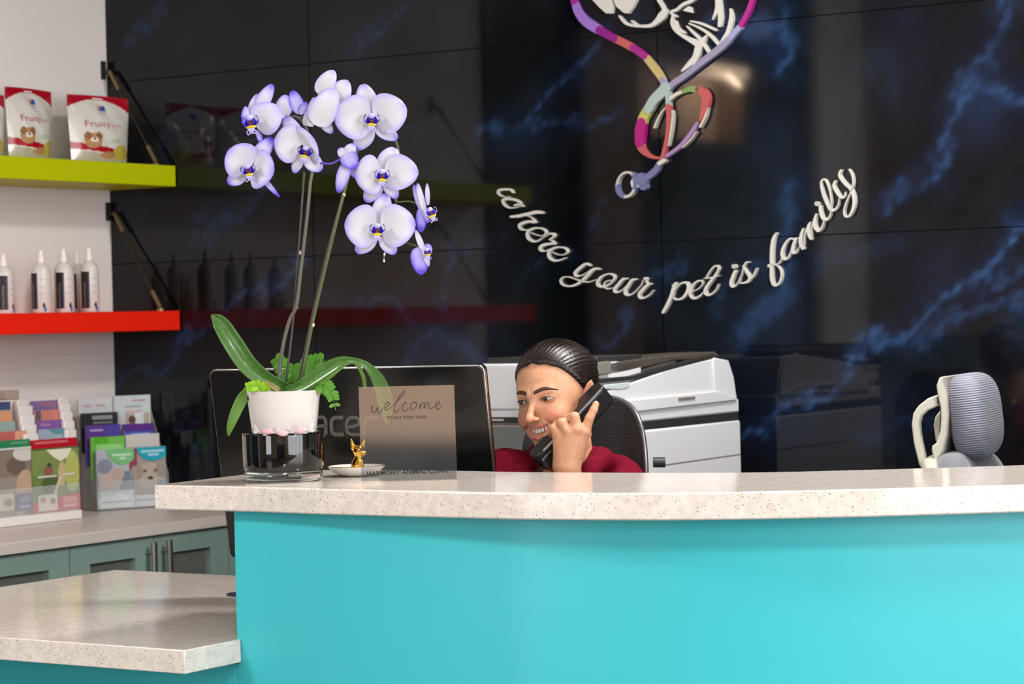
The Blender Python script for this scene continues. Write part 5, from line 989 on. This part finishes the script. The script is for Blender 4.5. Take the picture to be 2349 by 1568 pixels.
# grey chair with headrest, turned to the right
ch = P(2232, 953, 5.2); fx = Vector((.93, -.37, 0)).normalized(); wx = Vector((.37, .93, 0)).normalized()
oc2 = thing('office_chair', 'grey ribbed office chair with pale headrest frame before the marble wall', 'office chair', Vector((ch.x+.2, ch.y, 0)), 'office chairs')
up2 = (ZZ*math.cos(.10)-fx*math.sin(.10)).normalized(); f2 = wx.cross(up2).normalized(); f2 = f2 if f2.dot(fx) > 0 else -f2
def superell(c, X, Y, Z, rx, ry, rz, e1, e2, bend=0., n=48, m=32):
    mb = MB(); sg = lambda v, e: math.copysign(abs(v)**e, v); vs = []
    for i in range(m+1):
        p_ = -math.pi/2+math.pi*i/m
        for j in range(n):
            q_ = 2*math.pi*j/n; x, y, z = rx*sg(math.cos(p_), e1)*sg(math.cos(q_), e2), ry*sg(math.cos(p_), e1)*sg(math.sin(q_), e2), rz*sg(math.sin(p_), e1)
            vs.append(c+X*(x+bend*y*y)+Y*y+Z*z)
    return mb.add(vs, [(i*n+j, i*n+(j+1) % n, (i+1)*n+(j+1) % n, (i+1)*n+j) for i in range(m) for j in range(n)])
hp = superell(ch, f2, wx, up2, .046, .118, .092, .62, .7, 1.2); o = hp.build('headrest', GM, oc2, ang=180); add_attr(o, [(q-ch).dot(up2)*2.9 for q in hp.v])
f8 = lambda L: [(2020+x/5.228, 820+y/5.228) for x, y in L]
SHELL = mat('chair_shell', 'b5b2a6', .4)
def chunk(nm, pts, d0, d1, bev=.004, m=SHELL):
    a = [P(x, y, 5.2) for x, y in f8(pts)]
    return MB().prism([q+wx*d0*1. for q in a], wx*(d1-d0)).build(nm, m, oc2, bevel=bev, ang=50)
chunk('headrest_shell', [(800,225),(850,205),(842,260),(890,420),(915,650),(895,900),(850,1080),(770,1240),(735,1200),(710,1090),(715,1030),(775,985),(810,850),(820,700),(810,560),(780,430),(765,320)], -.085, .085)
chunk('support_arm', [(775,425),(650,470),(535,560),(475,650),(455,780),(480,1000),(540,1250),(590,1330),(625,1320),(605,1130),(575,1000),(553,880),(547,760),(572,680),(645,612),(800,548)], -.07, -.045)
chunk('support_arm', [(775,588),(690,662),(664,800),(672,950),(690,1080),(640,1105),(605,1000),(582,820),(602,720),(664,640)], .045, .07)
chunk('pivot_bar', [(770,600),(795,590),(785,980),(755,990)], -.05, .05, .002, mat('chair_dark', '3a3934', .4))
pv = P(*f8([(765, 497)])[0], 5.2)-wx*.0705; MB().tube([pv, pv+wx*.004], .0078, 16).build('pivot_hole', mat('bracket_dark'), oc2)
bc2 = P(2222, 1262, 5.2); bp = superell(bc2, f2, wx, up2, .05, .24, .215, .5, .7, .8)
o = bp.build('backrest', mat('grey_fabric', '5f626c', .75, sheen=.3), oc2, ang=180)
bs = superell(bc2-f2*.045, f2, wx, up2, .03, .23, .21, .5, .7, .8); bs.build('back_shell', SHELL, oc2, ang=180)
MB().tube([bc2-f2*.07-ZZ*.15, Vector((bc2.x, bc2.y, .42))-f2*.02], .03, 10).build('back_post', SHELL, oc2)
chair_base(oc2, Vector((bc2.x, bc2.y, 0))+fx*.24, fx, 0, mat('grey_fabric'))
# ------------------------------------------------------------------ the receptionist
HY, HP, HR = math.radians(-35.2), math.radians(1.0), math.radians(9.2)
def _R(y, p, r):
    Bm = Matrix(((1, 0, 0), (0, 0, 1), (0, 1, 0))); Ry = Matrix(((math.cos(y), 0, math.sin(y)), (0, 1, 0), (-math.sin(y), 0, math.cos(y)))); Rx = Matrix(((1, 0, 0), (0, math.cos(p), -math.sin(p)), (0, math.sin(p), math.cos(p)))); Rz = Matrix(((math.cos(r), -math.sin(r), 0), (math.sin(r), math.cos(r), 0), (0, 0, 1)))
    return Rz @ Ry @ Rx @ Bm
_C = Matrix(((CR.x, CU.x, -CF.x), (CR.y, CU.y, -CF.y), (CR.z, CU.z, -CF.z)))
HZ = 5.05
HM = (_C @ _R(HY, HP, HR)).to_4x4(); HM = HM @ Matrix.Scale(HZ*1094/5600, 4); HM.translation = P(1277, 909, HZ)
HI = HM.inverted()
def hw(x, y, z): return HM @ Vector((x, y, z))
def ears(X, Y, Z, d):
    for s in (-1, 1):
        e = sEll(X*s-.15*(Z+.005)-.30*(-.010-Y)*.5, Y, Z, (.0725, -.012, -.002), (.0085, .0165, .029)); e = smax(e, -sEll(X*s-.15*(Z+.005), Y, Z, (.0815, -.007, .000), (.0065, .0095, .019)), .004); d = smin(d, e, .006)
    return d
def skull(X, Y, Z):
    d = sEll(X, Y, Z, (0, -.012, .036), (.079, .093, .080)); A = np.abs(X)
    d = smin(d, sEll(X, Y, Z, (0, .024, -.014), (.0655, .064, .082)), .03)
    d = smin(d, sEll(X, Y, Z, (0, .034, -.062), (.0525, .046, .037)), .028)
    return d, A
def headf(X, Y, Z):
    d, A = skull(X, Y, Z)
    d = smin(d, sEll(X, Y, Z, (0, .0745, -.0935), (.019, .017, .0135)), .022)
    d = smin(d, sEll(A, Y, Z, (.0365, .0635, -.035), (.0205, .0205, .0190)), .020)
    d = smin(d, sCap(A, Y, Z, (.008, .0835, .014), (.034, .0745, .018), .0085, .008), .016)
    d = smax(d, -sEll(A, Y, Z, (.0305, .108, .0005), (.0165, .026, .0085)), .014)
    d = smin(d, sEll(A, Y, Z, (.0305, .0725, .0020), (.0150, .0140, .0105)), .004)
    d = smin(d, sCap(X, Y, Z, (0, .0865, .006), (0, .1090, -.028), .0058, .0080), .012)
    d = smin(d, sEll(X, Y, Z, (0, .1125, -.0335), (.0086, .0090, .0080)), .006)
    d = smin(d, sEll(A, Y, Z, (.0105, .1005, -.0362), (.0056, .0080, .0052)), .007)
    d = smax(d, -sEll(A, Y, Z, (.0052, .1065, -.0442), (.0028, .0044, .0022)), .003)
    d = smin(d, sEll(X, Y, Z, (0, .073, -.063), (.029, .0190, .021)), .016)
    d = smax(d, -sCap(A, Y, Z, (.0175, .0945, -.0395), (.0400, .0730, -.0560), .0026, .0022), .006)
    up = smin(sCap(A, Y, Z, (0, .0955, -.0537), (.013, .0930, -.0527), .0026, .0025), sCap(A, Y, Z, (.013, .0930, -.0527), (.0355, .0735, -.0420), .0025, .0014), .003)
    lo = smin(sCap(A, Y, Z, (0, .0930, -.0765), (.015, .0895, -.0715), .0040, .0036), sCap(A, Y, Z, (.015, .0895, -.0715), (.0355, .0730, -.0432), .0036, .0018), .004)
    d = smin(d, up, .003); d = smin(d, lo, .003)
    cut = np.maximum(sEll(A, Y, Z, (0, .098, -.0530), (.0330, .020, .0190)), -(Z+.0560-.0110*(A/.0330)**2)*-1.0)
    d = smax(d, -cut, .0015)
    d = smax(d, -sEll(X, Y, Z, (0, .105, -.0885+.0), (.016, .012, .0035)), .008)
    d = ears(X, Y, Z, d)
    d = smin(d, sCap(X, Y, Z, (0, -.022, -.055), (-.018, -.024, -.21), .047, .050), .022)
    return d
V1, F1 = surface_nets(headf, (-.098, -.116, -.205), (.098, .126, .122), .00165)
# colour attributes in head space
a_ = np.abs(V1[:, 0]); frontm = V1[:, 1] > .07
lipc = np.zeros(len(V1))
for za, ra in (((0, .0965, -.0535, .013, .0940, -.0525), .0040), ((.013, .0940, -.0525, .0355, .0735, -.0420), .0034), ((0, .0930, -.0765, .015, .0895, -.0715), .0048), ((.015, .0895, -.0715, .0355, .0730, -.0432), .0036)):
    lipc = np.maximum(lipc, np.clip(1-(sCap(a_, V1[:, 1], V1[:, 2], za[:3], za[3:], 0, 0)-ra*.8)/(ra*.45), 0, 1))
blush = np.exp(-(((a_-.040)/.020)**2+((V1[:, 2]+.033)/.017)**2))*(V1[:, 1] > .03)*.62+.30*np.exp(-((V1[:, 0]/.013)**2+((V1[:, 2]+.033)/.012)**2))*(V1[:, 1] > .1)+.5*np.exp(-(((a_-.075)/.012)**2+((V1[:, 2]+.0)/.03)**2))*(V1[:, 1] < .02)
dark = .8*np.exp(-(((a_-.0305)/.016)**2+((V1[:, 2]-.0015)/.0075)**2))*(V1[:, 1] > .05)
def xfV(V, M): return V@np.array(M.to_3x3()).T+np.array(M.translation)
def hairline(Y): return np.interp(Y, [-.12, -.07, -.035, -.020, -.004, .008, .022, .040, .058, .072, .09], [-.075, -.070, -.045, .014, .012, .002, .018, .043, .063, .074, .080])
_kn = np.arctan2(V1[:, 0], V1[:, 2]-.030); _gap = hairline(V1[:, 1])-V1[:, 2]
root = np.clip(1-_gap/.013, 0, 1)**1.3*(.75+.25*np.sin(_kn*170+50*V1[:, 1]))*np.clip((V1[:, 1]-.012)/.02, 0, 1)*.7
Vh = xfV(V1, HM)
# hand, forearm and upper body skin in world space
HZD = 4.905
def hp_(x, y, dz=0.): return np.array(P(1160+x/5.058, 780+y/5.058, HZD+dz))
def chain(pts, rad): return [(pts[i], pts[i+1], rad[i], rad[i+1]) for i in range(len(pts)-1)]
caps = []
wr = hp_(725, 1500, .0)
PALM = [(wr, hp_(915, 1065, -.002), .021, .0125), (hp_(715, 1480, -.004), hp_(825, 1040, -.010), .0215, .0135), (hp_(690, 1450, -.004), hp_(715, 1060, -.008), .0205, .0128), (hp_(665, 1430, .0), hp_(606, 1095, 0), .0190, .0115), (hp_(800, 1330, .012), hp_(880, 1180, .022), .018, .014)]
FING = [chain([hp_(915, 1065, -.002), hp_(972, 905, -.006), hp_(1022, 808, -.004), hp_(1047, 742, 0)], [.0118, .0092, .0080, .0068]),
        chain([hp_(825, 1040, -.010), hp_(800, 888, -.012), hp_(705, 905, .006), hp_(690, 960, .020)], [.0125, .0100, .0088, .0075]),
        chain([hp_(715, 1060, -.008), hp_(652, 955, -.010), hp_(590, 985, .008), hp_(600, 1040, .020)], [.0120, .0098, .0085, .0072]),
        chain([hp_(606, 1095, 0), hp_(562, 1020, -.002), hp_(530, 1060, .014), hp_(545, 1110, .022)], [.0110, .0088, .0076, .0066]),
        chain([hp_(800, 1330, .012), hp_(900, 1200, .030), hp_(935, 1090, .042), hp_(930, 1010, .050)], [.0150, .0120, .0105, .0085])]
FORE = [(wr, hp_(735, 1640, .01), .0225, .026), (hp_(735, 1640, .01), hp_(800, 2000, .06), .027, .037)]
def handf(X, Y, Z):
    d = None
    for a, b, ra, rb in PALM+FORE:
        q = sCap(X, Y, Z, a, b, ra, rb); d = q if d is None else smin(d, q, .012)
    for k, f in enumerate(FING):
        g = None
        for a, b, ra, rb in f: q = sCap(X, Y, Z, a, b, ra, rb); g = q if g is None else smin(g, q, .0022)
        d = smin(d, g, .0045 if k < 4 else .010)
    for q in ((915, 1065, -.010), (825, 1035, -.018), (715, 1055, -.016), (608, 1090, -.006)):
        c = hp_(*q); d = smin(d, np.sqrt((X-c[0])**2+(Y-c[1])**2+(Z-c[2])**2)-.0062, .008)
    return d
cc = [hp_(520, 700), hp_(1090, 700), hp_(700, 1800)]
lo = (min(c[0] for c in cc)-.02, HZD-.05, hp_(700, 1720)[2]); hi = (max(c[0] for c in cc)+.02, HZD+.075, hp_(1050, 690)[2])
V2, F2 = surface_nets(handf, lo, hi, .0017)
BX = P(1300, 1150, 5.13)
def torsof(X, Y, Z):
    d = sEll(X, Y, Z, tuple(P(1292, 1290, 5.16)), (.155, .095, .25)); d = smin(d, sCap(X, Y, Z, tuple(P(1185, 1112, 5.04)), tuple(P(1405, 1125, 5.24)), .040, .042), .05)
    d = smin(d, sCap(X, Y, Z, tuple(hw(-.014, -.024, -.17)), tuple(P(1285, 1130, 5.12)), .048, .06), .03)
    d = smin(d, sCap(X, Y, Z, tuple(P(1408, 1125, 5.24)), tuple(P(1452, 1230, 5.06)), .042, .036), .03); d = smin(d, sCap(X, Y, Z, tuple(P(1452, 1230, 5.06)), tuple(hp_(800, 2000, .06)), .036, .034), .02)
    d = smin(d, sCap(X, Y, Z, tuple(P(1182, 1112, 5.04)), tuple(P(1120, 1330, 5.0)), .042, .036), .03); d = smin(d, sCap(X, Y, Z, tuple(P(1120, 1330, 5.0)), tuple(P(1180, 1420, 4.86)), .034, .026), .02)
    return d
V3_, F3_ = surface_nets(torsof, (BX.x-.36, 4.78, .62), (BX.x+.34, 5.36, 1.13), .008)
pe = thing('person', 'seated woman in burgundy scrubs smiling with a black phone handset at her ear', 'person', Vector((P(1300, 1000, 5.2).x, 5.2, 0)))
SKIN = mat('skin', 'dba582', .42, spec=.45, sss=.12); N, L, B = nodes(SKIN)
al, ab, ad, ar = (nd(SKIN, 'ShaderNodeAttribute', attribute_name=q) for q in ('lip', 'blush', 'lid', 'root'))
ns = nd(SKIN, 'ShaderNodeTexNoise', i_Scale=60., i_Detail=4.); r0 = ramp(SKIN, ns.outputs[0], [(.35, lin('ca9270')), (.65, lin('d19b7b'))])
cur = r0.outputs[0]
for at, c in ((ab, 'd67c68'), (ad, 'a2684e'), (al, 'c27468'), (ar, '5a3826')):
    mx = nd(SKIN, 'ShaderNodeMix', data_type='RGBA'); L.new(at.outputs['Fac'], mx.inputs[0]); L.new(cur, mx.inputs[6]); mx.inputs[7].default_value = (*lin(c), 1); cur = mx.outputs[2]
L.new(cur, B.inputs['Base Color'])
n2 = nd(SKIN, 'ShaderNodeTexNoise', i_Scale=900., i_Detail=2.); bump(SKIN, n2.outputs[0], .06, .0005)
Vall = np.concatenate([Vh, V2, V3_]); Fall = np.concatenate([F1, F2+len(Vh), F3_+len(Vh)+len(V2)])
body = np_obj('body', Vall, Fall, SKIN, pe, None, 1)
for nm, arr in (('lip', lipc), ('blush', blush), ('lid', dark), ('root', root)):
    full = np.zeros(len(Vall), np.float32); full[:len(arr)] = arr; at = body.data.attributes.new(nm, 'FLOAT', 'POINT'); at.data.foreach_set('value', full)
# features laid on the face: front(x, z) gives the skin's y there
def front(x, z):
    ys = np.arange(.125, .03, -.0003, dtype=np.float32); v = headf(np.full_like(ys, x), ys, np.full_like(ys, z)); k = np.argmax(v < 0)
    return float(ys[k])
def fpt(x, z, off): return hw(x, front(x, z)+off, z)
LASH = mat('lash_black', '1a0f0b', .5); BROW = mat('brow_brown', '432a1f', .7); EYEW = mat('eye_white', 'ab9f98', .12, coat=.6); IRIS = mat('iris_brown', '3f2517', .08, coat=.8); PUP = mat('pupil', '070505', .05, coat=1.)
def lidz(t, up):   # t -1..1 across the eye
    return (.0046*(1-abs(t)**2.2)+.0008*t) if up else (-.0029*(1-abs(t)**2.)+.0008*t)
for s in (1, -1):
    cx, cz, hwid = .0310*s, .0016, .0152
    def ep(t, z, off): return fpt(cx+hwid*t, cz+z*1.0, off)
    tt = lambda t: t*s
    MB().grid(lambda u, v: ep((u*2-1)*.98, lidz((u*2-1)*.98*s, False)+(lidz((u*2-1)*.98*s, True)-lidz((u*2-1)*.98*s, False))*v, .0002), 14, 6).build('eye_white', EYEW, body, ang=180)
    ic = -.14
    def disc(nm, r, m, off, dx=0., dz=0.):
        mb = MB()
        def fn(u, v):
            x = r*(u*2-1)*.999; hh = math.sqrt(max(0, r*r-x*x)); t = ic+(x+dx)/hwid; zu = min(lidz(t*s, True)*.98, .0005+dz+hh); zl = max(lidz(t*s, False)*.98, .0005+dz-hh); zl = min(zl, zu)
            return ep(t, zl+(zu-zl)*v, off)
        mb.grid(fn, 14, 6).build(nm, m, body, ang=180)
    disc('iris', .0062, IRIS, .0005); disc('pupil', .0026, PUP, .0007)
    disc('eye_glint', .0008, mat('glint', 'ffffff', .1), .001, .0012, .0016)
    up = [ep(t, lidz(t*s, True)+.0002, .0006) for t in np.linspace(-1.02, 1.02, 16)]
    r = [.0003+.0005*math.sin(math.pi*(i/15)) for i in range(16)]
    MB().tube(up, r, 6).build('upper_lashes', LASH, body)
    lash = MB()
    for i, t in enumerate(np.linspace(-.85, 1.0, 15)):
        t2 = t*s; a = ep(t2, lidz(t2*s, True)+.0002, .0006); b = hw(cx+hwid*t2+.0016*t2, front(cx+hwid*t2*.98, cz)+.0052, cz+lidz(t2*s, True)+.0006); lash.tube([a, (a+b)*.5-ZZ*.0004, b], [.0003, .00024, .0001], 4)
    tag(lash.build('lashes', LASH, body, smooth=False), kind='stuff')
    MB().tube([ep(t, lidz(t*s, False)-.0003, .0003) for t in np.linspace(-.95, .98, 14)], .00032, 5).build('lower_lashes', mat('lash_soft', '5b3524', .6), body)
    MB().tube([ep(t, lidz(t*s, True)+.0026*(1-.4*abs(t)), .0000) for t in np.linspace(-.95, 1.0, 14)], .00034, 5).build('eyelid_crease', mat('crease_skin', '9a6048', .6), body)
    bp = cr([(.0090, .0195, .0026), (.016, .0215, .0032), (.026, .0240, .0031), (.038, .0240, .0023), (.0530, .0178, .0008)], 6)
    bm_ = MB()
    def bfn(u, v):
        q = bp[min(int(round(u*(len(bp)-1))), len(bp)-1)]; return fpt(q[0]*s, q[1]-.001+(v*2-1)*q[2]*1.35, .0009*(1-(v*2-1)**2)+.0002)
    bm_.grid(bfn, len(bp)-1, 6).build('eyebrow', BROW, body, ang=180)
# teeth
TE = mat('tooth_white', 'e6dccf', .18, coat=.5)
for i in range(8):
    k = i-3.5; x = k*.0066; wdt = .0066 if abs(k) < 1 else .0060; y = .0875-x*x*20; hgt = .0125 if abs(k) < 1 else (.0116 if abs(k) < 3 else .0098)
    tn = math.atan(2*x*20)
    X = Vector((math.cos(tn), -math.sin(tn), 0)); Yv = Vector((math.sin(tn), math.cos(tn), 0))
    mb = superell(Vector((x, y, -.0555+.0042*(x/.02)**2-hgt*.36)), X, Yv, Vector((0, 0, 1)), wdt/2, .0026, hgt/2, .5, .6, 0, 12, 8); mb.v = [HM @ q for q in mb.v]
    mb.build('tooth', TE, body)
mb = superell(Vector((0, .068, -.062)), Vector((1, 0, 0)), Vector((0, 1, 0)), Vector((0, 0, 1)), .028, .0115, .015, .9, .9, 0, 20, 12); mb.v = [HM @ q for q in mb.v]; mb.build('mouth_inside', mat('mouth_dark', '5a2226', .4), body)
# hair drawn back into a braid
def hairf(X, Y, Z):
    d, A = skull(X, Y, Z)
    hl = np.interp(Y, [-.12, -.07, -.035, -.020, -.004, .008, .022, .040, .058, .072, .09], [-.075, -.070, -.045, .014, .012, .002, .018, .043, .063, .074, .080]).astype(np.float32)
    hl = hl-.006*np.exp(-(X/.008)**2)*-.6+.004*np.sin(A*260)*.3
    kn = np.arctan2(X, Z-.030); rr = np.sqrt(X*X+(Z-.03)**2)
    st_ = (.00032*np.sin(kn*61+9*Y)+.00028*np.sin(kn*113-14*Y)+.00022*np.sin(kn*171+23*Y))*np.clip(rr/.03, 0, 1)
    part = .0016*np.exp(-(X/.0022)**2)*(Y > .0)*(Z > .05)
    d = d-.0050-st_+part
    d = smax(d, (hl-Z)*.7, .014)
    d = smin(d, sEll(X, Y, Z, (.006, -.100, .030), (.026, .022, .030)), .008)
    for k in range(4):
        z = .075-.024*k; d = smin(d, sEll(X, Y, Z, (.014+(.008 if k % 2 else -.008), -.116+.004*k*.4, z), (.0165-.0006*k, .014, .0165)), .002)
    return d
Vq, Fq = surface_nets(hairf, (-.09, -.15, -.13), (.09, .1, .135), .0017)
HAIR = mat('dark_hair', '1d110d', .30, spec=.5); N, L, B = nodes(HAIR)
B.inputs['Anisotropic'].default_value = .6
ah = nd(HAIR, 'ShaderNodeAttribute', attribute_name='strand'); nz = nd(HAIR, 'ShaderNodeTexNoise', i_Scale=1., i_Detail=5.); nz.noise_dimensions = '3D'
L.new(ah.outputs['Vector'], nz.inputs['Vector']); r = ramp(HAIR, nz.outputs[0], [(.38, lin('0d0807')), (.60, lin('1e120e')), (.82, lin('4a3024'))]); L.new(r.outputs[0], B.inputs['Base Color']); bump(HAIR, nz.outputs[0], .5, .001)
hair = np_obj('hair', Vq, Fq, HAIR, pe, HM)
kn = np.arctan2(Vq[:, 0], Vq[:, 2]-.03); sv = np.stack([kn*48, Vq[:, 1]*8, np.zeros(len(kn))], 1).astype(np.float32)
at = hair.data.attributes.new('strand', 'FLOAT_VECTOR', 'POINT'); at.data.foreach_set('vector', sv.ravel())
# burgundy scrub top
pB = lambda x, y, z: tuple(P(x, y, z))
NK = hw(-.014, -.012, -.175)
def topf(X, Y, Z):
    d = sEll(X, Y, Z, pB(1292, 1300, 5.16), (.180, .125, .275)); d = smin(d, sCap(X, Y, Z, pB(1165, 1096, 5.02), pB(1415, 1112, 5.22), .050, .052), .05)
    d = smin(d, sCap(X, Y, Z, pB(1168, 1098, 5.02), pB(1118, 1320, 5.0), .054, .055), .03)
    d = smin(d, sCap(X, Y, Z, pB(1420, 1114, 5.18), pB(1445, 1145, 5.05), .056, .054), .03)
    d = smin(d, sCap(X, Y, Z, tuple(hw(-.016, -.03, -.19)), pB(1160, 1092, 5.03), .05, .048), .03); d = smin(d, sCap(X, Y, Z, tuple(hw(-.016, -.03, -.19)), pB(1420, 1110, 5.22), .05, .05), .03)
    fold = .0022*np.sin(90*X-60*Z+30*Y)*np.exp(-((X-pB(1400, 1090, 5)[0])/.06)**2)+.0018*np.sin(70*X+110*Z)*np.exp(-((X-pB(1170, 1060, 5)[0])/.07)**2)
    d = d-fold
    d = smax(d, -sCap(X, Y, Z, tuple(hw(-.012, -.026, -.15)), tuple(hw(-.016, -.026, -.215)), .057, .060), .006); d = smax(d, -sCap(X, Y, Z, tuple(NK), pB(1256, 1090, 4.95), .056, .020), .006)
    cl = sCap(X, Y, Z, pB(1346, 1085, 4.985), pB(1378, 1052, 5.06), .021, .022); cl = smin(cl, sCap(X, Y, Z, pB(1378, 1052, 5.06), pB(1420, 1090, 5.15), .022, .04), .02); d = smin(d, cl, .012)
    return d
Vt, Ft = surface_nets(topf, (BX.x-.38, 4.74, .62), (BX.x+.36, 5.40, 1.16), .0058)
SCR = mat('burgundy_cloth', '6a0c24', .85, spec=.1); noisy(SCR, 90., .3, '64091f', '710d27'); 
np_obj('scrub_top', Vt, Ft, SCR, pe, None, 2)
fdir = Vector((-.45, -.89, 0)).normalized(); rdir = fdir.cross(ZZ); hipc = Vector((P(1310, 1300, 5.2).x, 5.19, .55))
hipc = hipc
def legf(X, Y, Z):
    d = sEll(X, Y, Z, tuple(hipc), (.19, .15, .11))
    for s in (-1, 1):
        k = hipc+rdir*.10*s+fdir*.36; a = Vector((k.x, k.y, .10))-fdir*.04
        d = smin(d, sCap(X, Y, Z, tuple(hipc+rdir*.09*s), tuple(k), .085, .062), .04); d = smin(d, sCap(X, Y, Z, tuple(k), tuple(a), .060, .045), .03)
    return d
Vl, Fl = surface_nets(legf, (hipc.x-.5, hipc.y-.6, .06), (hipc.x+.4, hipc.y+.2, .68), .011)
np_obj('scrub_trousers', Vl, Fl, SCR, pe)
for s in (-1, 1):
    k = hipc+rdir*.10*s+fdir*.36; a = Vector((k.x, k.y, .035))-fdir*.0
    MB().ell(a, (.045, .125, .04), (rdir, fdir, ZZ), 16, 10).build('shoe', mat('shoe_black', '1b1b1d', .5), pe)
nk_ = [hw(-.0105+.0497*math.cos(a), -.0235+.0497*math.sin(a), -.140+.012*math.cos(a)-.010*math.sin(a)) for a in np.linspace(0, 2*math.pi, 49)]
MB().tube(nk_, .0006, 6).build('necklace', mat('gold'), pe)
nq = [hp_(1047, 742, 0)+np.array(CF)*-.0052+np.array(CU)*.0015][0]
MB().ell(Vector(nq), (.0038, .0022, .0056), ((CR*.98+CU*-.2).normalized(), -CF, (CU*.98+CR*.2).normalized()), 12, 8).build('fingernail', mat('nail_pink', 'e3b3a0', .2, coat=.5), body)
# phone handset
e0, e1 = P(1236, 1061, 4.925), P(1391, 897, 4.965); ha = (e1-e0).normalized(); HL_ = (e1-e0).length
nin = (CR*-.55+CU*.10+CF*.80); nin = (nin-ha*nin.dot(ha)).normalized(); hwv = ha.cross(nin).normalized()
ph = thing('phone_handset', "black desk phone handset held to the woman's ear", 'phone', e0)
def hs(a, n, w): return e0+ha*a+nin*n+hwv*w
HILITE = (1,) if hwv.dot(CR) < 0 else (-1,)
BK = mat('phone_black', '141416', .38)
prf = [(0, -.010), (.012, -.016), (HL_*.5, -.019), (HL_-.01, -.016), (HL_, -.010), (HL_+.002, .016), (HL_-.006, .024), (HL_-.05, .026), (HL_-.066, .010), (HL_*.5, .004), (.062, .010), (.046, .026), (.006, .024), (-.002, .014)]
MB().prism([hs(a, n, -.0215) for a, n in prf], hwv*.043).build('handset_body', BK, ph, bevel=.0045, ang=60)
for a in (.026, HL_-.026): MB().lathe([(.017, 0), (.0165, .004), (.012, .0055), (.0001, .0055)], hs(a, .0245, 0), 24, fr=(ha, hwv, nin)).build('speaker_cup', mat('phone_grey', '2a2a2d', .5), ph)
for sg in HILITE: MB().tube([hs(a, -.0135-.003*math.sin(math.pi*a/HL_), .0205*sg) for a in np.linspace(.02, HL_-.01, 12)], .0026, 8).build('edge_highlight', mat('phone_highlight', '6f7178', .3), ph)  # paler grey strip stands in for the highlight on the handset's bevel
tm = text_mb('Polycom', hs(.006, -.0172, .011), ha*1.0, -hwv if (-hwv).dot(ha.cross(nin)) < 0 else hwv, .0055, .0, 'LEFT', 1, .026)
tm.build('lettering', mat('phone_print', 'a9aab0', .5), ph, smooth=False)
cst = P(1245, 1066, 4.93); cpts = []; cend = P(1228, 1110, 4.87)
for k in range(90):
    t = k/89; c = cst*(1-t)+cend*t; a = 2*math.pi*8*t; rr_ = .0055*min(1, t*6); cpts.append(c+CR*(rr_*math.cos(a))+CF*(rr_*math.sin(a))+CR*(-.004*math.sin(t*3)))
cpts += [Vector((cend.x-.01, cend.y-.03, cend.z-.08)), Vector((cend.x-.03, cend.y-.06, cend.z-.16)), Vector((cend.x-.02, cend.y-.05, HL+.06))]
MB().tube(cpts, .0016, 6).build('coiled_cord', BK, ph)
